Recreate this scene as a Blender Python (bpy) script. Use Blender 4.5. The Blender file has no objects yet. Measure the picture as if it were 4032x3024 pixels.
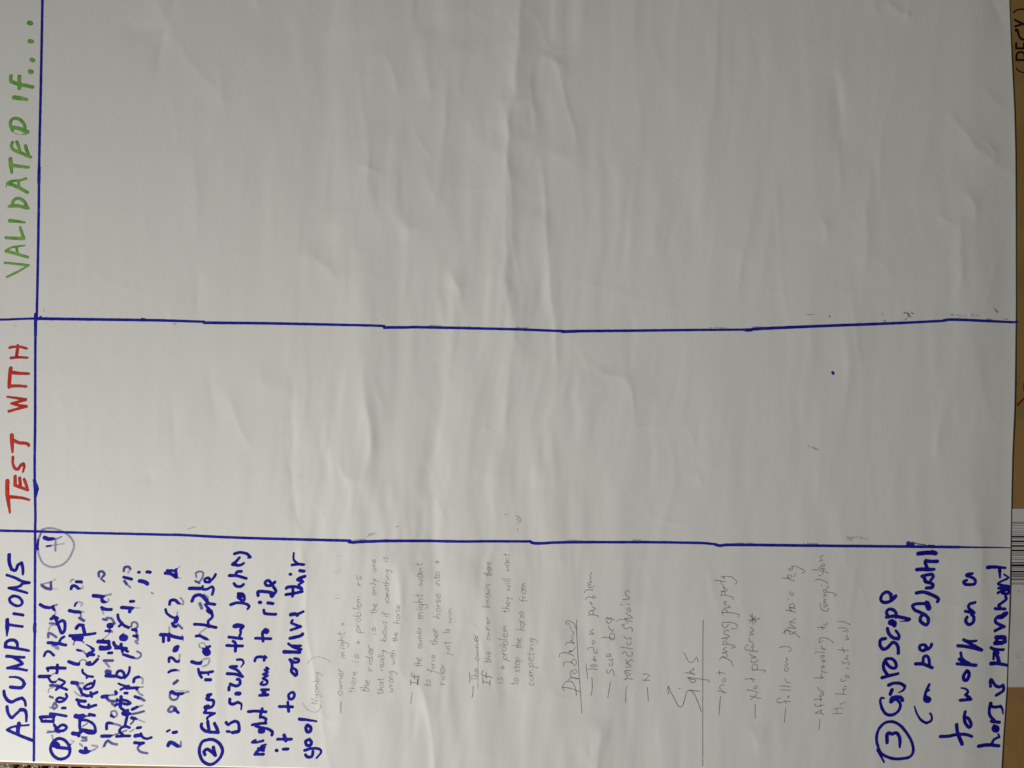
import bpy, math, random
import numpy as np

S = 0.0002          # metres per unit of the flat layout (x right, y down)
PI = math.pi
scene = bpy.context.scene

# ---------------------------------------------------------------- camera, light, exposure
cam_d = bpy.data.cameras.new('camera')
cam_d.sensor_fit = 'HORIZONTAL'; cam_d.sensor_width = 36.0; cam_d.lens = 26.0
cam_d.clip_start = 0.01; cam_d.clip_end = 50.0
cam = bpy.data.objects.new('camera', cam_d)
scene.collection.objects.link(cam)
cam.location = (2016*S, -1512*S, 4032*S*26.0/36.0)
cam.rotation_euler = (0, 0, 0)
scene.camera = cam

world = bpy.data.worlds.new('World'); scene.world = world
world.use_nodes = True
bg = world.node_tree.nodes['Background']
bg.inputs[0].default_value = (1.0, 0.97, 0.90, 1); bg.inputs[1].default_value = 0.03

ld = bpy.data.lights.new('room_lamp', 'AREA')
ld.shape = 'DISK'; ld.size = 0.16; ld.energy = 10.1; ld.spread = math.radians(75); ld.color = (0.99, 0.972, 0.908)
lamp = bpy.data.objects.new('room_lamp', ld)
scene.collection.objects.link(lamp)
lamp.location = (-1.08, -1.72, 0.82)
from mathutils import Vector
lamp.rotation_euler = (Vector((0.29, -0.39, 0)) - lamp.location).to_track_quat('-Z', 'Y').to_euler()

vs = scene.view_settings
vs.view_transform = 'Standard'; vs.look = 'None'; vs.gamma = 1.0; vs.exposure = 0.0
vs.use_curve_mapping = False

# ---------------------------------------------------------------- helpers
def link(o, parent=None):
    scene.collection.objects.link(o)
    if parent is not None: o.parent = parent
    return o

def mesh_obj(name, verts, faces, mat, parent=None, dens=None, smooth=False):
    me = bpy.data.meshes.new(name)
    me.from_pydata([tuple(v) for v in verts], [], [tuple(f) for f in faces])
    if dens is not None:
        a = me.attributes.new('dens', 'FLOAT', 'POINT')
        a.data.foreach_set('value', np.asarray(dens, dtype=np.float32))
    if smooth:
        me.polygons.foreach_set('use_smooth', [True]*len(me.polygons))
    me.materials.append(mat)
    me.update()
    return link(bpy.data.objects.new(name, me), parent)

def empty(name, loc, label, cat):
    o = bpy.data.objects.new(name, None); link(o)
    o.location = loc; o.empty_display_size = 0.02
    o['label'] = label; o['category'] = cat
    return o

def nodes_of(name):
    m = bpy.data.materials.new(name); m.use_nodes = True
    nt = m.node_tree
    return m, nt, nt.nodes['Principled BSDF']

def N(nt, kind, **kw):
    n = nt.nodes.new(kind)
    for k, v in kw.items(): setattr(n, k, v)
    return n

def math_node(nt, op, a, b=None, clamp=False):
    n = nt.nodes.new('ShaderNodeMath'); n.operation = op; n.use_clamp = clamp
    for i, v in enumerate((a, b)):
        if v is None: continue
        if isinstance(v, (int, float)): n.inputs[i].default_value = v
        else: nt.links.new(v, n.inputs[i])
    return n.outputs[0]

def noise(nt, scale, detail=3.0, rough=0.5, vec=None):
    n = nt.nodes.new('ShaderNodeTexNoise')
    n.inputs['Scale'].default_value = scale; n.inputs['Detail'].default_value = detail
    n.inputs['Roughness'].default_value = rough
    if vec is None:
        g = nt.nodes.new('ShaderNodeTexCoord'); vec = g.outputs['Object']
    nt.links.new(vec, n.inputs['Vector'])
    return n

def ramp(nt, fac, stops):
    r = nt.nodes.new('ShaderNodeValToRGB')
    cr = r.color_ramp
    while len(cr.elements) < len(stops): cr.elements.new(0.5)
    for e, (p, c) in zip(cr.elements, stops):
        e.position = p; e.color = (*c, 1)
    nt.links.new(fac, r.inputs[0])
    return r.outputs[0]

# ---------------------------------------------------------------- materials
def paper_material():
    m, nt, b = nodes_of('paper')
    n1 = noise(nt, 5.0, 3); n2 = noise(nt, 1100.0, 3, 0.7)
    c = ramp(nt, n1.outputs[0], [(0.35, (0.786, 0.786, 0.768)), (0.65, (0.808, 0.794, 0.784))])
    nt.links.new(c, b.inputs['Base Color'])
    b.inputs['Roughness'].default_value = 0.62
    b.inputs['Specular IOR Level'].default_value = 0.25
    n3 = noise(nt, 330.0, 3, 0.6)
    hh = math_node(nt, 'ADD', n2.outputs[0], math_node(nt, 'MULTIPLY', n3.outputs[0], 1.2))
    bp = N(nt, 'ShaderNodeBump'); bp.inputs['Strength'].default_value = 0.4
    bp.inputs['Distance'].default_value = 0.00007
    nt.links.new(hh, bp.inputs['Height'])
    nt.links.new(bp.outputs[0], b.inputs['Normal'])
    return m

def ink_material(name, c0, c1, tint=None, edge=1.0):
    """marker or pencil on paper: colour drifts along the stroke, 'dens' says how much ink took"""
    m, nt, b = nodes_of(name)
    n1 = noise(nt, 160.0, 2)
    stops = [(0.32, c0), (0.68, c1)]
    if tint is not None: stops = [(0.24, tint)] + [(0.34, c0), (0.68, c1)]
    nt.links.new(ramp(nt, n1.outputs[0], stops), b.inputs['Base Color'])
    b.inputs['Roughness'].default_value = 0.7
    b.inputs['Specular IOR Level'].default_value = 0.04
    at = N(nt, 'ShaderNodeAttribute', attribute_name='dens')
    n2 = noise(nt, 900.0, 4, 0.65)
    inv = math_node(nt, 'SUBTRACT', 1.0, at.outputs['Fac'])
    k = math_node(nt, 'MULTIPLY', inv, 1.1)
    nn = math_node(nt, 'SUBTRACT', n2.outputs[0], 0.5)
    fac = math_node(nt, 'ADD', at.outputs['Fac'], math_node(nt, 'MULTIPLY', nn, k), clamp=True)
    tr = N(nt, 'ShaderNodeBsdfTransparent'); mx = N(nt, 'ShaderNodeMixShader')
    nt.links.new(fac, mx.inputs[0]); nt.links.new(tr.outputs[0], mx.inputs[1]); nt.links.new(b.outputs[0], mx.inputs[2])
    nt.links.new(mx.outputs[0], nt.nodes['Material Output'].inputs['Surface'])
    return m

def plain(name, col, rough=0.7, spec=0.2, var=0.0, scale=60, bump=0.0, bscale=900):
    m, nt, b = nodes_of(name)
    n1 = noise(nt, scale, 4, 0.6)
    lo = tuple(c*(1-var) for c in col); hi = tuple(min(1, c*(1+var)) for c in col)
    nt.links.new(ramp(nt, n1.outputs[0], [(0.3, lo), (0.7, hi)]), b.inputs['Base Color'])
    b.inputs['Roughness'].default_value = rough; b.inputs['Specular IOR Level'].default_value = spec
    if bump:
        n2 = noise(nt, bscale, 3, 0.6)
        bp = N(nt, 'ShaderNodeBump'); bp.inputs['Strength'].default_value = bump
        bp.inputs['Distance'].default_value = 0.0003
        nt.links.new(n2.outputs[0], bp.inputs['Height']); nt.links.new(bp.outputs[0], b.inputs['Normal'])
    return m

PAPER = paper_material()
INK = {
 'blue':  ink_material('blue_marker', (0.009, 0.006, 0.250), (0.018, 0.018, 0.400), tint=(0.028, 0.004, 0.180)),
 'line':  ink_material('blue_ruled_marker', (0.012, 0.010, 0.330), (0.020, 0.032, 0.420)),
 'red':   ink_material('red_marker', (0.50, 0.028, 0.022), (0.62, 0.060, 0.045)),
 'green': ink_material('green_marker', (0.130, 0.370, 0.050), (0.250, 0.500, 0.120)),
 'pencil': ink_material('pencil', (0.13, 0.12, 0.11), (0.20, 0.185, 0.165)),
 'smudge': ink_material('blue_smudge', (0.05, 0.05, 0.20), (0.10, 0.11, 0.28)),
}

# ---------------------------------------------------------------- the shape of the creased sheet
rng = np.random.default_rng(11)
GX0, GX1, GY0, GY1, GS = -320.0, 4120.0, -320.0, 3180.0, 4.0
gx = np.arange(GX0, GX1+GS, GS); gy = np.arange(GY0, GY1+GS, GS)
XX, YY = np.meshgrid(gx, gy)

def vnoise(X, Y, cx, cy, seed):
    """smooth value noise, cell size cx * cy, range about -1..1"""
    r = np.random.default_rng(seed)
    T = r.uniform(-1, 1, (128, 128))
    u = X/cx + 1000.0; v = Y/cy + 1000.0
    i = np.floor(u).astype(int); j = np.floor(v).astype(int)
    fu = u-i; fv = v-j
    fu = fu*fu*fu*(fu*(fu*6-15)+10); fv = fv*fv*fv*(fv*(fv*6-15)+10)
    a = T[j % 128, i % 128]; b = T[j % 128, (i+1) % 128]
    c = T[(j+1) % 128, i % 128]; d = T[(j+1) % 128, (i+1) % 128]
    return (a*(1-fu)+b*fu)*(1-fv) + (c*(1-fu)+d*fu)*fv

def sstep(a, b, t):
    t = np.clip((t-a)/(b-a), 0, 1); return t*t*(3-2*t)

def seg_field(X, Y, pts):
    """distance to a polyline, and position 0..1 along it"""
    best = np.full(X.shape, 1e9); along = np.zeros(X.shape)
    L = [0.0]
    for (a, b) in zip(pts[:-1], pts[1:]): L.append(L[-1]+math.dist(a, b))
    for k, (a, b) in enumerate(zip(pts[:-1], pts[1:])):
        dx, dy = b[0]-a[0], b[1]-a[1]; l2 = dx*dx+dy*dy+1e-9
        t = np.clip(((X-a[0])*dx+(Y-a[1])*dy)/l2, 0, 1)
        d = np.hypot(X-a[0]-t*dx, Y-a[1]-t*dy)
        m = d < best
        best = np.where(m, d, best); along = np.where(m, (L[k]+t*(L[k+1]-L[k]))/L[-1], along)
    return best, along

# warped coordinates: the folds run down the sheet and lean a little
wx = XX + 34*vnoise(XX, YY, 520, 600, 1) + 15*vnoise(XX, YY, 120, 190, 2) + 0.03*(YY-1500)
wy = YY + 80*vnoise(XX, YY, 500, 600, 3)
H = np.zeros_like(XX)
H += 0.45*vnoise(wx, wy, 560, 2200, 4)
mid = 0.30 + 0.95*sstep(500, 1500, XX)*(1-0.62*sstep(2150, 3100, XX))
mid = mid*(0.75+0.35*sstep(200, 1500, YY))*(1+0.3*sstep(1000, 1400, XX)*sstep(2700, 2200, XX))
H += mid*0.20*vnoise(wx, wy, 200, 1500, 5)
H += mid*0.135*vnoise(wx, wy, 88, 430, 6)
H += mid*0.085*vnoise(wx, wy, 47, 230, 7)
patch = sstep(-0.15, 0.5, vnoise(XX, YY, 420, 420, 8))
H += mid*(0.3+0.7*patch)*0.050*vnoise(wx+0.1*wy, wy, 26, 130, 9)
# sharp little ridges
def ridge(f, p): return (1-np.sqrt(f*f+0.006))**p
r1 = ridge(vnoise(wx+0.08*wy, wy, 170, 620, 10), 3); r2 = ridge(vnoise(wx-0.12*wy, wy, 130, 420, 12), 4)
m1 = sstep(-0.1, 0.6, vnoise(XX, YY, 260, 330, 21)); m2 = sstep(-0.1, 0.6, vnoise(XX, YY, 240, 260, 22))
H += mid*(0.30*r1*m1 + 0.24*r2*m2)
r3 = ridge(vnoise(XX+0.5*YY, YY-0.3*XX, 260, 280, 13), 7)
H += 0.10*sstep(0.1, 0.7, vnoise(XX, YY, 300, 300, 23))*r3
r4 = ridge(vnoise(XX-0.3*YY, YY+0.1*XX, 120, 170, 24), 5)
H += 0.075*mid*sstep(0.0, 0.7, vnoise(XX, YY, 230, 280, 25))*r4
# fine mottle of handled paper
H += (0.4+0.6*patch)*0.0075*vnoise(wx, wy, 17, 34, 26) + 0.0045*vnoise(XX, YY, 11, 15, 27)
r5 = ridge(vnoise(XX+0.15*YY, YY, 64, 130, 28), 5)
H += 0.034*(0.35+0.65*mid)*sstep(0.05, 0.6, vnoise(XX, YY, 170, 240, 29))*r5
# faceted crumple in patches
cr = np.abs(vnoise(wx, wy, 70, 110, 14)) - np.abs(vnoise(wx+0.3*wy, wy, 90, 140, 15))
H += 0.02*sstep(0.1, 0.8, vnoise(XX, YY, 300, 300, 16))*cr

# folds traced one by one: (points, height mm, reach, softness)
FOLDS = [
 ([(2060,-300),(2045,150),(2030,350),(2003,480),(1998,800),(1990,1100),(2012,1260),(2030,1400)], 1.45, 75, 3),
 ([(2042,1190),(2020,1300),(2000,1450),(1990,1700),(1965,1850),(1940,2060)], 0.40, 45, 3),
 ([(2160,240),(2220,260),(2235,330)], 0.25, 40, 3),
 ([(1748,1150),(1745,1350),(1735,1550),(1727,1700),(1712,1850),(1697,2000),(1702,2130),(1712,2300),(1705,2450)], -1.15, 60, 14),
 ([(1640,1850),(1650,2050),(1640,2300),(1665,2600),(1660,2900)], 0.25, 55, 8),
 ([(1600,560),(1606,800),(1606,1085)], 0.30, 50, 2.5),
 ([(1510,660),(1512,820)], 0.16, 35, 2),
 ([(1420,650),(1500,682)], 0.15, 25, 2),
 ([(1672,650),(1700,740),(1730,850)], 0.15, 40, 3),
 ([(1770,1060),(1805,1140),(1812,1230)], 0.3, 38, 3),
 ([(1830,480),(1836,700)], -0.3, 60, 6),
 ([(2404,470),(2406,620),(2425,680)], 0.22, 45, 3),
 ([(2580,870),(2570,1000)], 0.16, 40, 3),
 ([(3036,760),(3032,850),(3012,1010),(3005,1150)], 0.30, 45, 3),
 ([(3235,860),(3252,900),(3255,960)], 0.20, 28, 2.5),
 ([(3430,700),(3404,870),(3404,1060)], 0.32, 42, 2.5),
 ([(3290,320),(3300,450),(3318,600)], -0.45, 38, 8),
 ([(3777,870),(3774,1000),(3770,1160)], 0.32, 32, 2.5),
 ([(3939,960),(3905,1090),(3868,1225)], 0.40, 55, 2.5),
 ([(3736,440),(3834,580),(3917,648),(4010,712)], 0.38, 50, 3),
 ([(3886,365),(3980,462)], 0.22, 38, 3),
 ([(3800,750),(3830,812),(3828,860)], 0.26, 26, 2.5),
 ([(3885,560),(3912,600),(3905,650)], 0.22, 22, 2.5),
 ([(3960,650),(3998,700)], 0.20, 20, 2.5),
 ([(3690,850),(3770,892)], 0.12, 22, 2.5),
 ([(3900,0),(3935,60),(3970,140)], -0.4, 34, 6),
 ([(3430,-60),(3440,40),(3460,60)], 0.2, 30, 2.5),
 ([(3560,60),(3585,66)], 0.18, 22, 2.5),
 ([(3470,0),(3550,60)], 0.18, 30, 3),
 # the star-shaped dent near the top left
 ([(655,98),(600,-90)], 0.34, 55, 3), ([(655,98),(618,280)], -0.38, 30, 3),
 ([(655,98),(765,262),(880,400)], 0.20, 46, 3), ([(655,98),(560,130),(490,100)], -0.30, 60, 8),
 ([(655,98),(700,-80)], -0.25, 30, 4), ([(1012,32),(990,-60)], 0.2, 26, 2.5),
 ([(865,250),(880,420)], 0.16, 35, 3), ([(1240,180),(1250,360),(1262,480)], 0.16, 45, 3),
 ([(772,640),(778,800),(775,960)], 0.18, 42, 3), ([(775,1080),(776,1250)], -0.22, 26, 4),
 # left and middle of the lower half
 ([(1152,1500),(1149,1779),(1145,1945),(1163,2010),(1190,2066)], -0.36, 36, 3),
 ([(1190,2040),(1195,2200),(1215,2330)], 0.3, 40, 6),
 ([(905,1560),(950,1690),(988,1762)], 0.22, 34, 3),
 ([(1330,1480),(1290,1770),(1240,1900)], -0.16, 45, 5),
 ([(1485,1489),(1502,1580),(1508,1680)], 0.22, 36, 2.5),
 ([(835,1450),(842,1640)], -0.16, 30, 6), ([(680,1560),(692,1800)], -0.14, 26, 6),
 ([(590,1850),(598,1900)], -0.14, 20, 4),
 ([(1905,1685),(1925,1692)], 0.12, 14, 2), ([(2490,1250),(2478,1460)], -0.28, 32, 5),
 ([(2545,1640),(2700,1500)], 0.0, 30, 4),
 ([(2380,1850),(2368,2060)], -0.2, 34, 4), ([(2740,1860),(2755,1910)], 0.12, 16, 3),
 ([(3330,1300),(3342,1450),(3325,1600)], 0.26, 34, 6),
 ([(3640,2200),(3650,2440),(3600,2560)], 0.22, 26, 3), ([(3860,2080),(3862,2400)], 0.25, 24, 4),
 ([(1960,2560),(1990,2700),(2000,2900)], -0.34, 48, 6),
 ([(2290,2930),(2330,2990),(2390,2860)], 0.30, 42, 3), ([(2950,2860),(2985,2920),(3010,2850)], 0.24, 34, 3),
 ([(1300,2860),(1340,2800),(1330,2700)], 0.16, 40, 4), ([(1395,2480),(1350,2560),(1300,2620)], -0.34, 42, 4),
]
for pts, a, reach, soft in FOLDS:
    if a == 0: continue
    x0 = min(p[0] for p in pts)-reach*4; x1 = max(p[0] for p in pts)+reach*4
    y0 = min(p[1] for p in pts)-reach*4; y1 = max(p[1] for p in pts)+reach*4
    ix0 = max(0, int((x0-GX0)/GS)); ix1 = min(len(gx), int((x1-GX0)/GS)+1)
    iy0 = max(0, int((y0-GY0)/GS)); iy1 = min(len(gy), int((y1-GY0)/GS)+1)
    if ix1 <= ix0 or iy1 <= iy0: continue
    sx = XX[iy0:iy1, ix0:ix1]; sy = YY[iy0:iy1, ix0:ix1]
    jit = 7*vnoise(sx, sy, 60, 90, 77)+3*vnoise(sx, sy, 22, 34, 78)
    d, t = seg_field(sx+jit, sy, pts)
    env = np.sin(PI*np.clip(t*0.86+0.07, 0, 1))**0.7
    sf = soft*(1.7 if reach >= 44 else 1.5); a2 = a*(1.0 if reach >= 44 else 1.35); dd = np.sqrt(d*d+sf*sf)-sf
    H[iy0:iy1, ix0:ix1] += a2*env*np.exp(-dd/(reach*0.8))*0.95

# outline of the sheet
RE = np.array([(-320,3978),(0,3983),(217,3991),(434,4002),(600,4006),(900,4008),(1200,4008.5),(1435,4005),(1600,4002),(1800,3994),
               (1900,3992),(2157,3987.5),(2424,3981),(2705,3972),(2900,3958.6),(3024,3951),(3200,3943)], float)
BE = np.array([(-320,2984),(0,2996),(110,2999.5),(300,3006),(600,3012.7),(950,3018),(1185,3023),(1500,3030),(2500,3052),(4000,3082)], float)
def right_x(y): return np.interp(y, RE[:, 0], RE[:, 1]-6.0)
def bottom_y(x): return np.interp(x, BE[:, 0], BE[:, 1])
# the right edge stands a little off the cardboard
H -= H.min()
H = 0.3 + H*0.95
edge = sstep(170, 0, right_x(YY)-XX)
H = H*(1-edge)+edge*(0.38+0.16*vnoise(XX, YY, 300, 260, 31)+0.25*(H-H.mean()))
H = H*0.001      # metres

def height(x, y):
    u = np.clip((np.asarray(x, float)-GX0)/GS, 0, len(gx)-1.001); v = np.clip((np.asarray(y, float)-GY0)/GS, 0, len(gy)-1.001)
    i = u.astype(int); j = v.astype(int); fu = u-i; fv = v-j
    return (H[j, i]*(1-fu)+H[j, i+1]*fu)*(1-fv)+(H[j+1, i]*(1-fu)+H[j+1, i+1]*fu)*fv

# ---------------------------------------------------------------- floor and cardboard under the sheet
CARD_Z = 0.0
def carpet():
    m, nt, b = nodes_of('speckled_carpet')
    tc = N(nt, 'ShaderNodeTexCoord')
    vo = N(nt, 'ShaderNodeTexVoronoi'); vo.inputs['Scale'].default_value = 165
    nt.links.new(tc.outputs['Object'], vo.inputs['Vector'])
    sx = N(nt, 'ShaderNodeSeparateColor'); nt.links.new(vo.outputs['Color'], sx.inputs[0])
    c = ramp(nt, sx.outputs[0], [(0.22, (0.022, 0.014, 0.008)), (0.40, (0.11, 0.075, 0.04)), (0.50, (0.28, 0.25, 0.20)), (0.70, (0.55, 0.55, 0.53))])
    nt.links.new(c, b.inputs['Base Color']); b.inputs['Roughness'].default_value = 0.95
    return m
CARPET = carpet()
fl = mesh_obj('carpet', [(-0.6, -1.0, -0.009), (1.4, -1.0, -0.009), (1.4, 0.4, -0.009), (-0.6, 0.4, -0.009)], [(0, 1, 2, 3)], CARPET)
fl['kind'] = 'structure'
# tufts where the carpet shows below the cardboard
tv, tf = [], []
r = random.Random(4)
for k in range(2600):
    cx = r.uniform(-300, 900)*S; cy = -r.uniform(2990, 3140)*S
    rad = r.uniform(0.0006, 0.0015); hgt = r.uniform(0.001, 0.0035); n0 = len(tv); rot = r.uniform(0, PI)
    for q in range(6):
        an = rot+q*PI/3; tv.append((cx+rad*math.cos(an), cy+rad*math.sin(an), -0.0088))
    for q in range(6):
        an = rot+q*PI/3; tv.append((cx+rad*0.8*math.cos(an), cy+rad*0.8*math.sin(an), -0.0088+hgt))
    tv.append((cx, cy, -0.0088+hgt*1.25))
    for q in range(6):
        q2 = (q+1) % 6
        tf.append((n0+q, n0+q2, n0+6+q2, n0+6+q)); tf.append((n0+6+q, n0+6+q2, n0+12))
tu = mesh_obj('carpet_pile', tv, tf, CARPET)
tu['kind'] = 'stuff'; tu['label'] = 'speckled brown and white carpet tufts at the bottom left corner'; tu['category'] = 'carpet'

CARD = plain('brown_cardboard', (0.335, 0.190, 0.070), 0.85, 0.1, 0.10, 45, 0.4, 700)
CARD2 = plain('taped_cardboard', (0.300, 0.185, 0.062), 0.35, 0.35, 0.12, 30, 0.2, 300)
LABELM = plain('label_paper', (0.66, 0.63, 0.62), 0.6, 0.25, 0.04, 60, 0.1, 500)
BLACK = plain('black_print', (0.012, 0.008, 0.008), 0.6, 0.2, 0.1)
REDP = plain('red_scrawl', (0.20, 0.020, 0.010), 0.6, 0.2, 0.2)

box = empty('cardboard_box', (2000*S, -1500*S, -0.004), 'flattened brown cardboard box lying under the big paper sheet', 'cardboard')
def at(x, y, z): return (x*S-box.location[0], -y*S-box.location[1], z-box.location[2])

def card_part(name, outline, z0, z1, mat, parent=None, par_loc=None):
    n = len(outline)
    v = [at(x, y, z0) for x, y in outline]+[at(x, y, z1) for x, y in outline]
    f = [tuple(range(n, 2*n))[::-1], tuple(range(n))]+[(i, i+n, (i+1) % n+n, (i+1) % n) for i in range(n)]
    o = mesh_obj(name, v, f, mat, parent or box)
    import bmesh
    bm = bmesh.new(); bm.from_mesh(o.data); bmesh.ops.recalc_face_normals(bm, faces=bm.faces); bm.to_mesh(o.data); bm.free()
    return o
panel = card_part('panel', [(-600,-500),(4700,-500),(4700,3200),(2600,3120),(1185,3042),(600,3027),(300,3018.5),(180,3014.5),(100,3011),(0,3007),(-200,2999),(-600,2985)],
                  -0.004, CARD_Z, CARD)
tape = card_part('tape', [(3760,-500),(4600,-500),(4600,1652),(3760,1655)], 0.00004, 0.00010, CARD2)
tape['label'] = 'glossy brown tape strip along the right side of the cardboard'
shiplab = card_part('shipping_label', [(3880,2003),(4380,2003),(4380,2705.5),(3880,2705.5)], 0.00005, 0.00016, LABELM)
BARS = [(432,6),(447,4),(467,3.5),(496,3.5),(527,4),(548,4),(569,4),(590,18),(612,4),(640,18),(661,4),(690,18),(712,4),(740,18),(765,5),(778,4),(792,5),
        (820,4),(840,5),(873,12),(902,24),(925,5),(942,5),(970,18),(996,12),(1018,12),(1040,7),(1058,10),(1092,5),(1105,5)]
for yc, w in BARS:
    y = 1900+yc/2.765; h = w/2.765/2
    o = card_part('barcode_bar', [(3900,y-h),(4230,y-h),(4230,y+h),(3900,y+h)], 0.00017, 0.00020, BLACK, shiplab)
# faint grey print lower on the label
rr = random.Random(9)
for k in range(9):
    y = 2330+rr.uniform(-6, 6) if k < 3 else 2575+rr.uniform(-4, 60)
    x = 4003+rr.uniform(-6, 18)
    card_part('print_speck', [(x,y),(x+rr.uniform(3,9),y-1),(x+rr.uniform(4,9),y+rr.uniform(2,4)),(x,y+2)], 0.00017, 0.00019,
              INK['smudge'] if False else plain('grey_print', (0.40,0.38,0.38), 0.6, 0.2, 0.05), shiplab)

# ---------------------------------------------------------------- the sheet
sheet = empty('paper_sheet', (2016*S, -1512*S, 0.0), 'large creased white paper sheet with a hand drawn three column table', 'paper sheet')
OX, OY = 2016*S, -1512*S
def P3(x, y, z): return np.stack([np.asarray(x)*S-OX, -np.asarray(y)*S-OY, np.asarray(z)+0*np.asarray(x)], -1)

nu, nv = 780, 600
us = np.linspace(0, 1, nu); vs_ = np.linspace(0, 1, nv)
U, V = np.meshgrid(us, vs_)
yb0 = bottom_y(-300+U*4280)
Yp = -300+V*(yb0+300)
Xr = right_x(Yp)
Xp = -300+U*(Xr+300)
Yp = -300+V*(bottom_y(Xp)+300)
Zp = height(Xp, Yp)
top = P3(Xp, Yp, Zp).reshape(-1, 3)
idx = np.arange(nu*nv).reshape(nv, nu)
a, b_, c, d_ = idx[:-1, :-1].ravel(), idx[:-1, 1:].ravel(), idx[1:, 1:].ravel(), idx[1:, :-1].ravel()
quads = np.stack([a, d_, c, b_], 1)
ring = np.concatenate([idx[0, :], idx[1:, -1], idx[-1, -2::-1], idx[-2:0:-1, 0]])
n0 = len(top)
low = top[ring].copy(); low[:, 2] -= 0.00022
allv = np.concatenate([top, low])
k = len(ring)
skirt = [(int(ring[i]), int(ring[(i+1) % k]), n0+(i+1) % k, n0+i) for i in range(k)]
me = bpy.data.meshes.new('page')
me.from_pydata(allv.tolist(), [], quads.tolist()+skirt)
sm = np.zeros(len(me.polygons), bool); sm[:len(quads)] = True
me.polygons.foreach_set('use_smooth', sm)
me.materials.append(PAPER); me.update()
page = link(bpy.data.objects.new('page', me), sheet)
page['label'] = 'creased white paper page'

# ---------------------------------------------------------------- marks on the sheet
def smooth(pts, closed=False):
    """Catmull-Rom through the points; (x, y, w, d) rows"""
    P = np.array(pts, float)
    if len(P) < 3:
        return P
    out = []
    Q = np.vstack([2*P[0]-P[1], P, 2*P[-1]-P[-2]])
    for i in range(1, len(Q)-2):
        p0, p1, p2, p3 = Q[i-1], Q[i], Q[i+1], Q[i+2]
        n = max(2, int(np.hypot(*(p2-p1)[:2])/5))
        # sharp corners stay sharp
        for s in range(n):
            t = s/n
            q = 0.5*((2*p1)+(-p0+p2)*t+(2*p0-5*p1+4*p2-p3)*t*t+(-p0+3*p1-3*p2+p3)*t**3)
            out.append(q)
    out.append(Q[-2])
    R = np.array(out)
    R[:, 2] = np.maximum(R[:, 2], 1.0)
    return R

lift = [0]
def blob_mark(name, strokes, ink, cell=2.0, rough=0.55, label=None):
    """thick marker strokes: one clean outline around all strokes of the mark, laid on the paper"""
    st = [smooth(s) for s in strokes]
    allp = np.vstack(st)
    mw = allp[:, 2].max()
    x0, y0 = allp[:, 0].min()-mw, allp[:, 1].min()-mw
    x1, y1 = allp[:, 0].max()+mw, allp[:, 1].max()+mw
    nx, ny = int((x1-x0)/cell)+2, int((y1-y0)/cell)+2
    ax = x0+np.arange(nx)*cell; ay = y0+np.arange(ny)*cell
    X, Y = np.meshgrid(ax, ay)
    F = np.full(X.shape, -50.0); D = np.zeros(X.shape)
    for s in st:
        for p, q in zip(s[:-1], s[1:]):
            w = max(p[2], q[2])*0.5+4
            i0 = max(0, int((min(p[0], q[0])-w-x0)/cell)); i1 = min(nx, int((max(p[0], q[0])+w-x0)/cell)+2)
            j0 = max(0, int((min(p[1], q[1])-w-y0)/cell)); j1 = min(ny, int((max(p[1], q[1])+w-y0)/cell)+2)
            sx = X[j0:j1, i0:i1]; sy = Y[j0:j1, i0:i1]
            dx, dy = q[0]-p[0], q[1]-p[1]; l2 = dx*dx+dy*dy+1e-9
            t = np.clip(((sx-p[0])*dx+(sy-p[1])*dy)/l2, 0, 1)
            hw = (p[2]+t*(q[2]-p[2]))*0.5
            f = hw-np.hypot(sx-p[0]-t*dx, sy-p[1]-t*dy)
            dn = p[3]+t*(q[3]-p[3])
            soft = np.where(dn < 0.93, sstep(-0.10, 0.38, f/hw), 1.0)
            g = F[j0:j1, i0:i1]; g[:] = np.maximum(g, f)
            e = D[j0:j1, i0:i1]; e[:] = np.where(f > -cell*1.6, np.maximum(e, dn*soft), e)
    F = F + rough*vnoise(X, Y, 5, 5, 41) + rough*vnoise(X, Y, 13, 13, 42)
    ins = F > 0
    lift[0] = (lift[0]+1) % 12
    z0 = 0.00010+lift[0]*0.000006
    verts = []; dens = []; vid = {}
    def corner(i, j):
        kx = (i, j)
        if kx not in vid:
            vid[kx] = len(verts); verts.append((ax[i], ay[j])); dens.append(D[j, i])
        return vid[kx]
    def cut(i, j, i2, j2):
        kx = (i, j, i2, j2) if (i, j) < (i2, j2) else (i2, j2, i, j)
        if kx not in vid:
            f1, f2 = F[j, i], F[j2, i2]; t = f1/(f1-f2)
            vid[kx] = len(verts); verts.append((ax[i]+t*(ax[i2]-ax[i]), ay[j]+t*(ay[j2]-ay[j])))
            dens.append(max(D[j, i], D[j2, i2]) if max(D[j, i], D[j2, i2]) > 0.93 else D[j, i]*(1-t)+D[j2, i2]*t)
        return vid[kx]
    faces = []
    cnt = ins[:-1, :-1].astype(int)+ins[1:, :-1]+ins[:-1, 1:]+ins[1:, 1:]
    for j, i in zip(*np.nonzero(cnt)):
        cs = [(i, j), (i, j+1), (i+1, j+1), (i+1, j)]
        if cnt[j, i] == 4:
            faces.append(tuple(corner(*q) for q in cs)); continue
        poly = []
        for q in range(4):
            A, B = cs[q], cs[(q+1) % 4]
            ia, ib = ins[A[1], A[0]], ins[B[1], B[0]]
            if ia: poly.append(corner(*A))
            if ia != ib: poly.append(cut(*A, *B))
        if len(poly) >= 3: faces.append(tuple(poly))
    if not faces: return None
    V2 = np.array(verts)
    V3 = P3(V2[:, 0], V2[:, 1], height(V2[:, 0], V2[:, 1])+z0)
    o = mesh_obj(name, V3.tolist(), faces, INK[ink], sheet, dens=dens)
    if label: o['label'] = label
    return o

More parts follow.
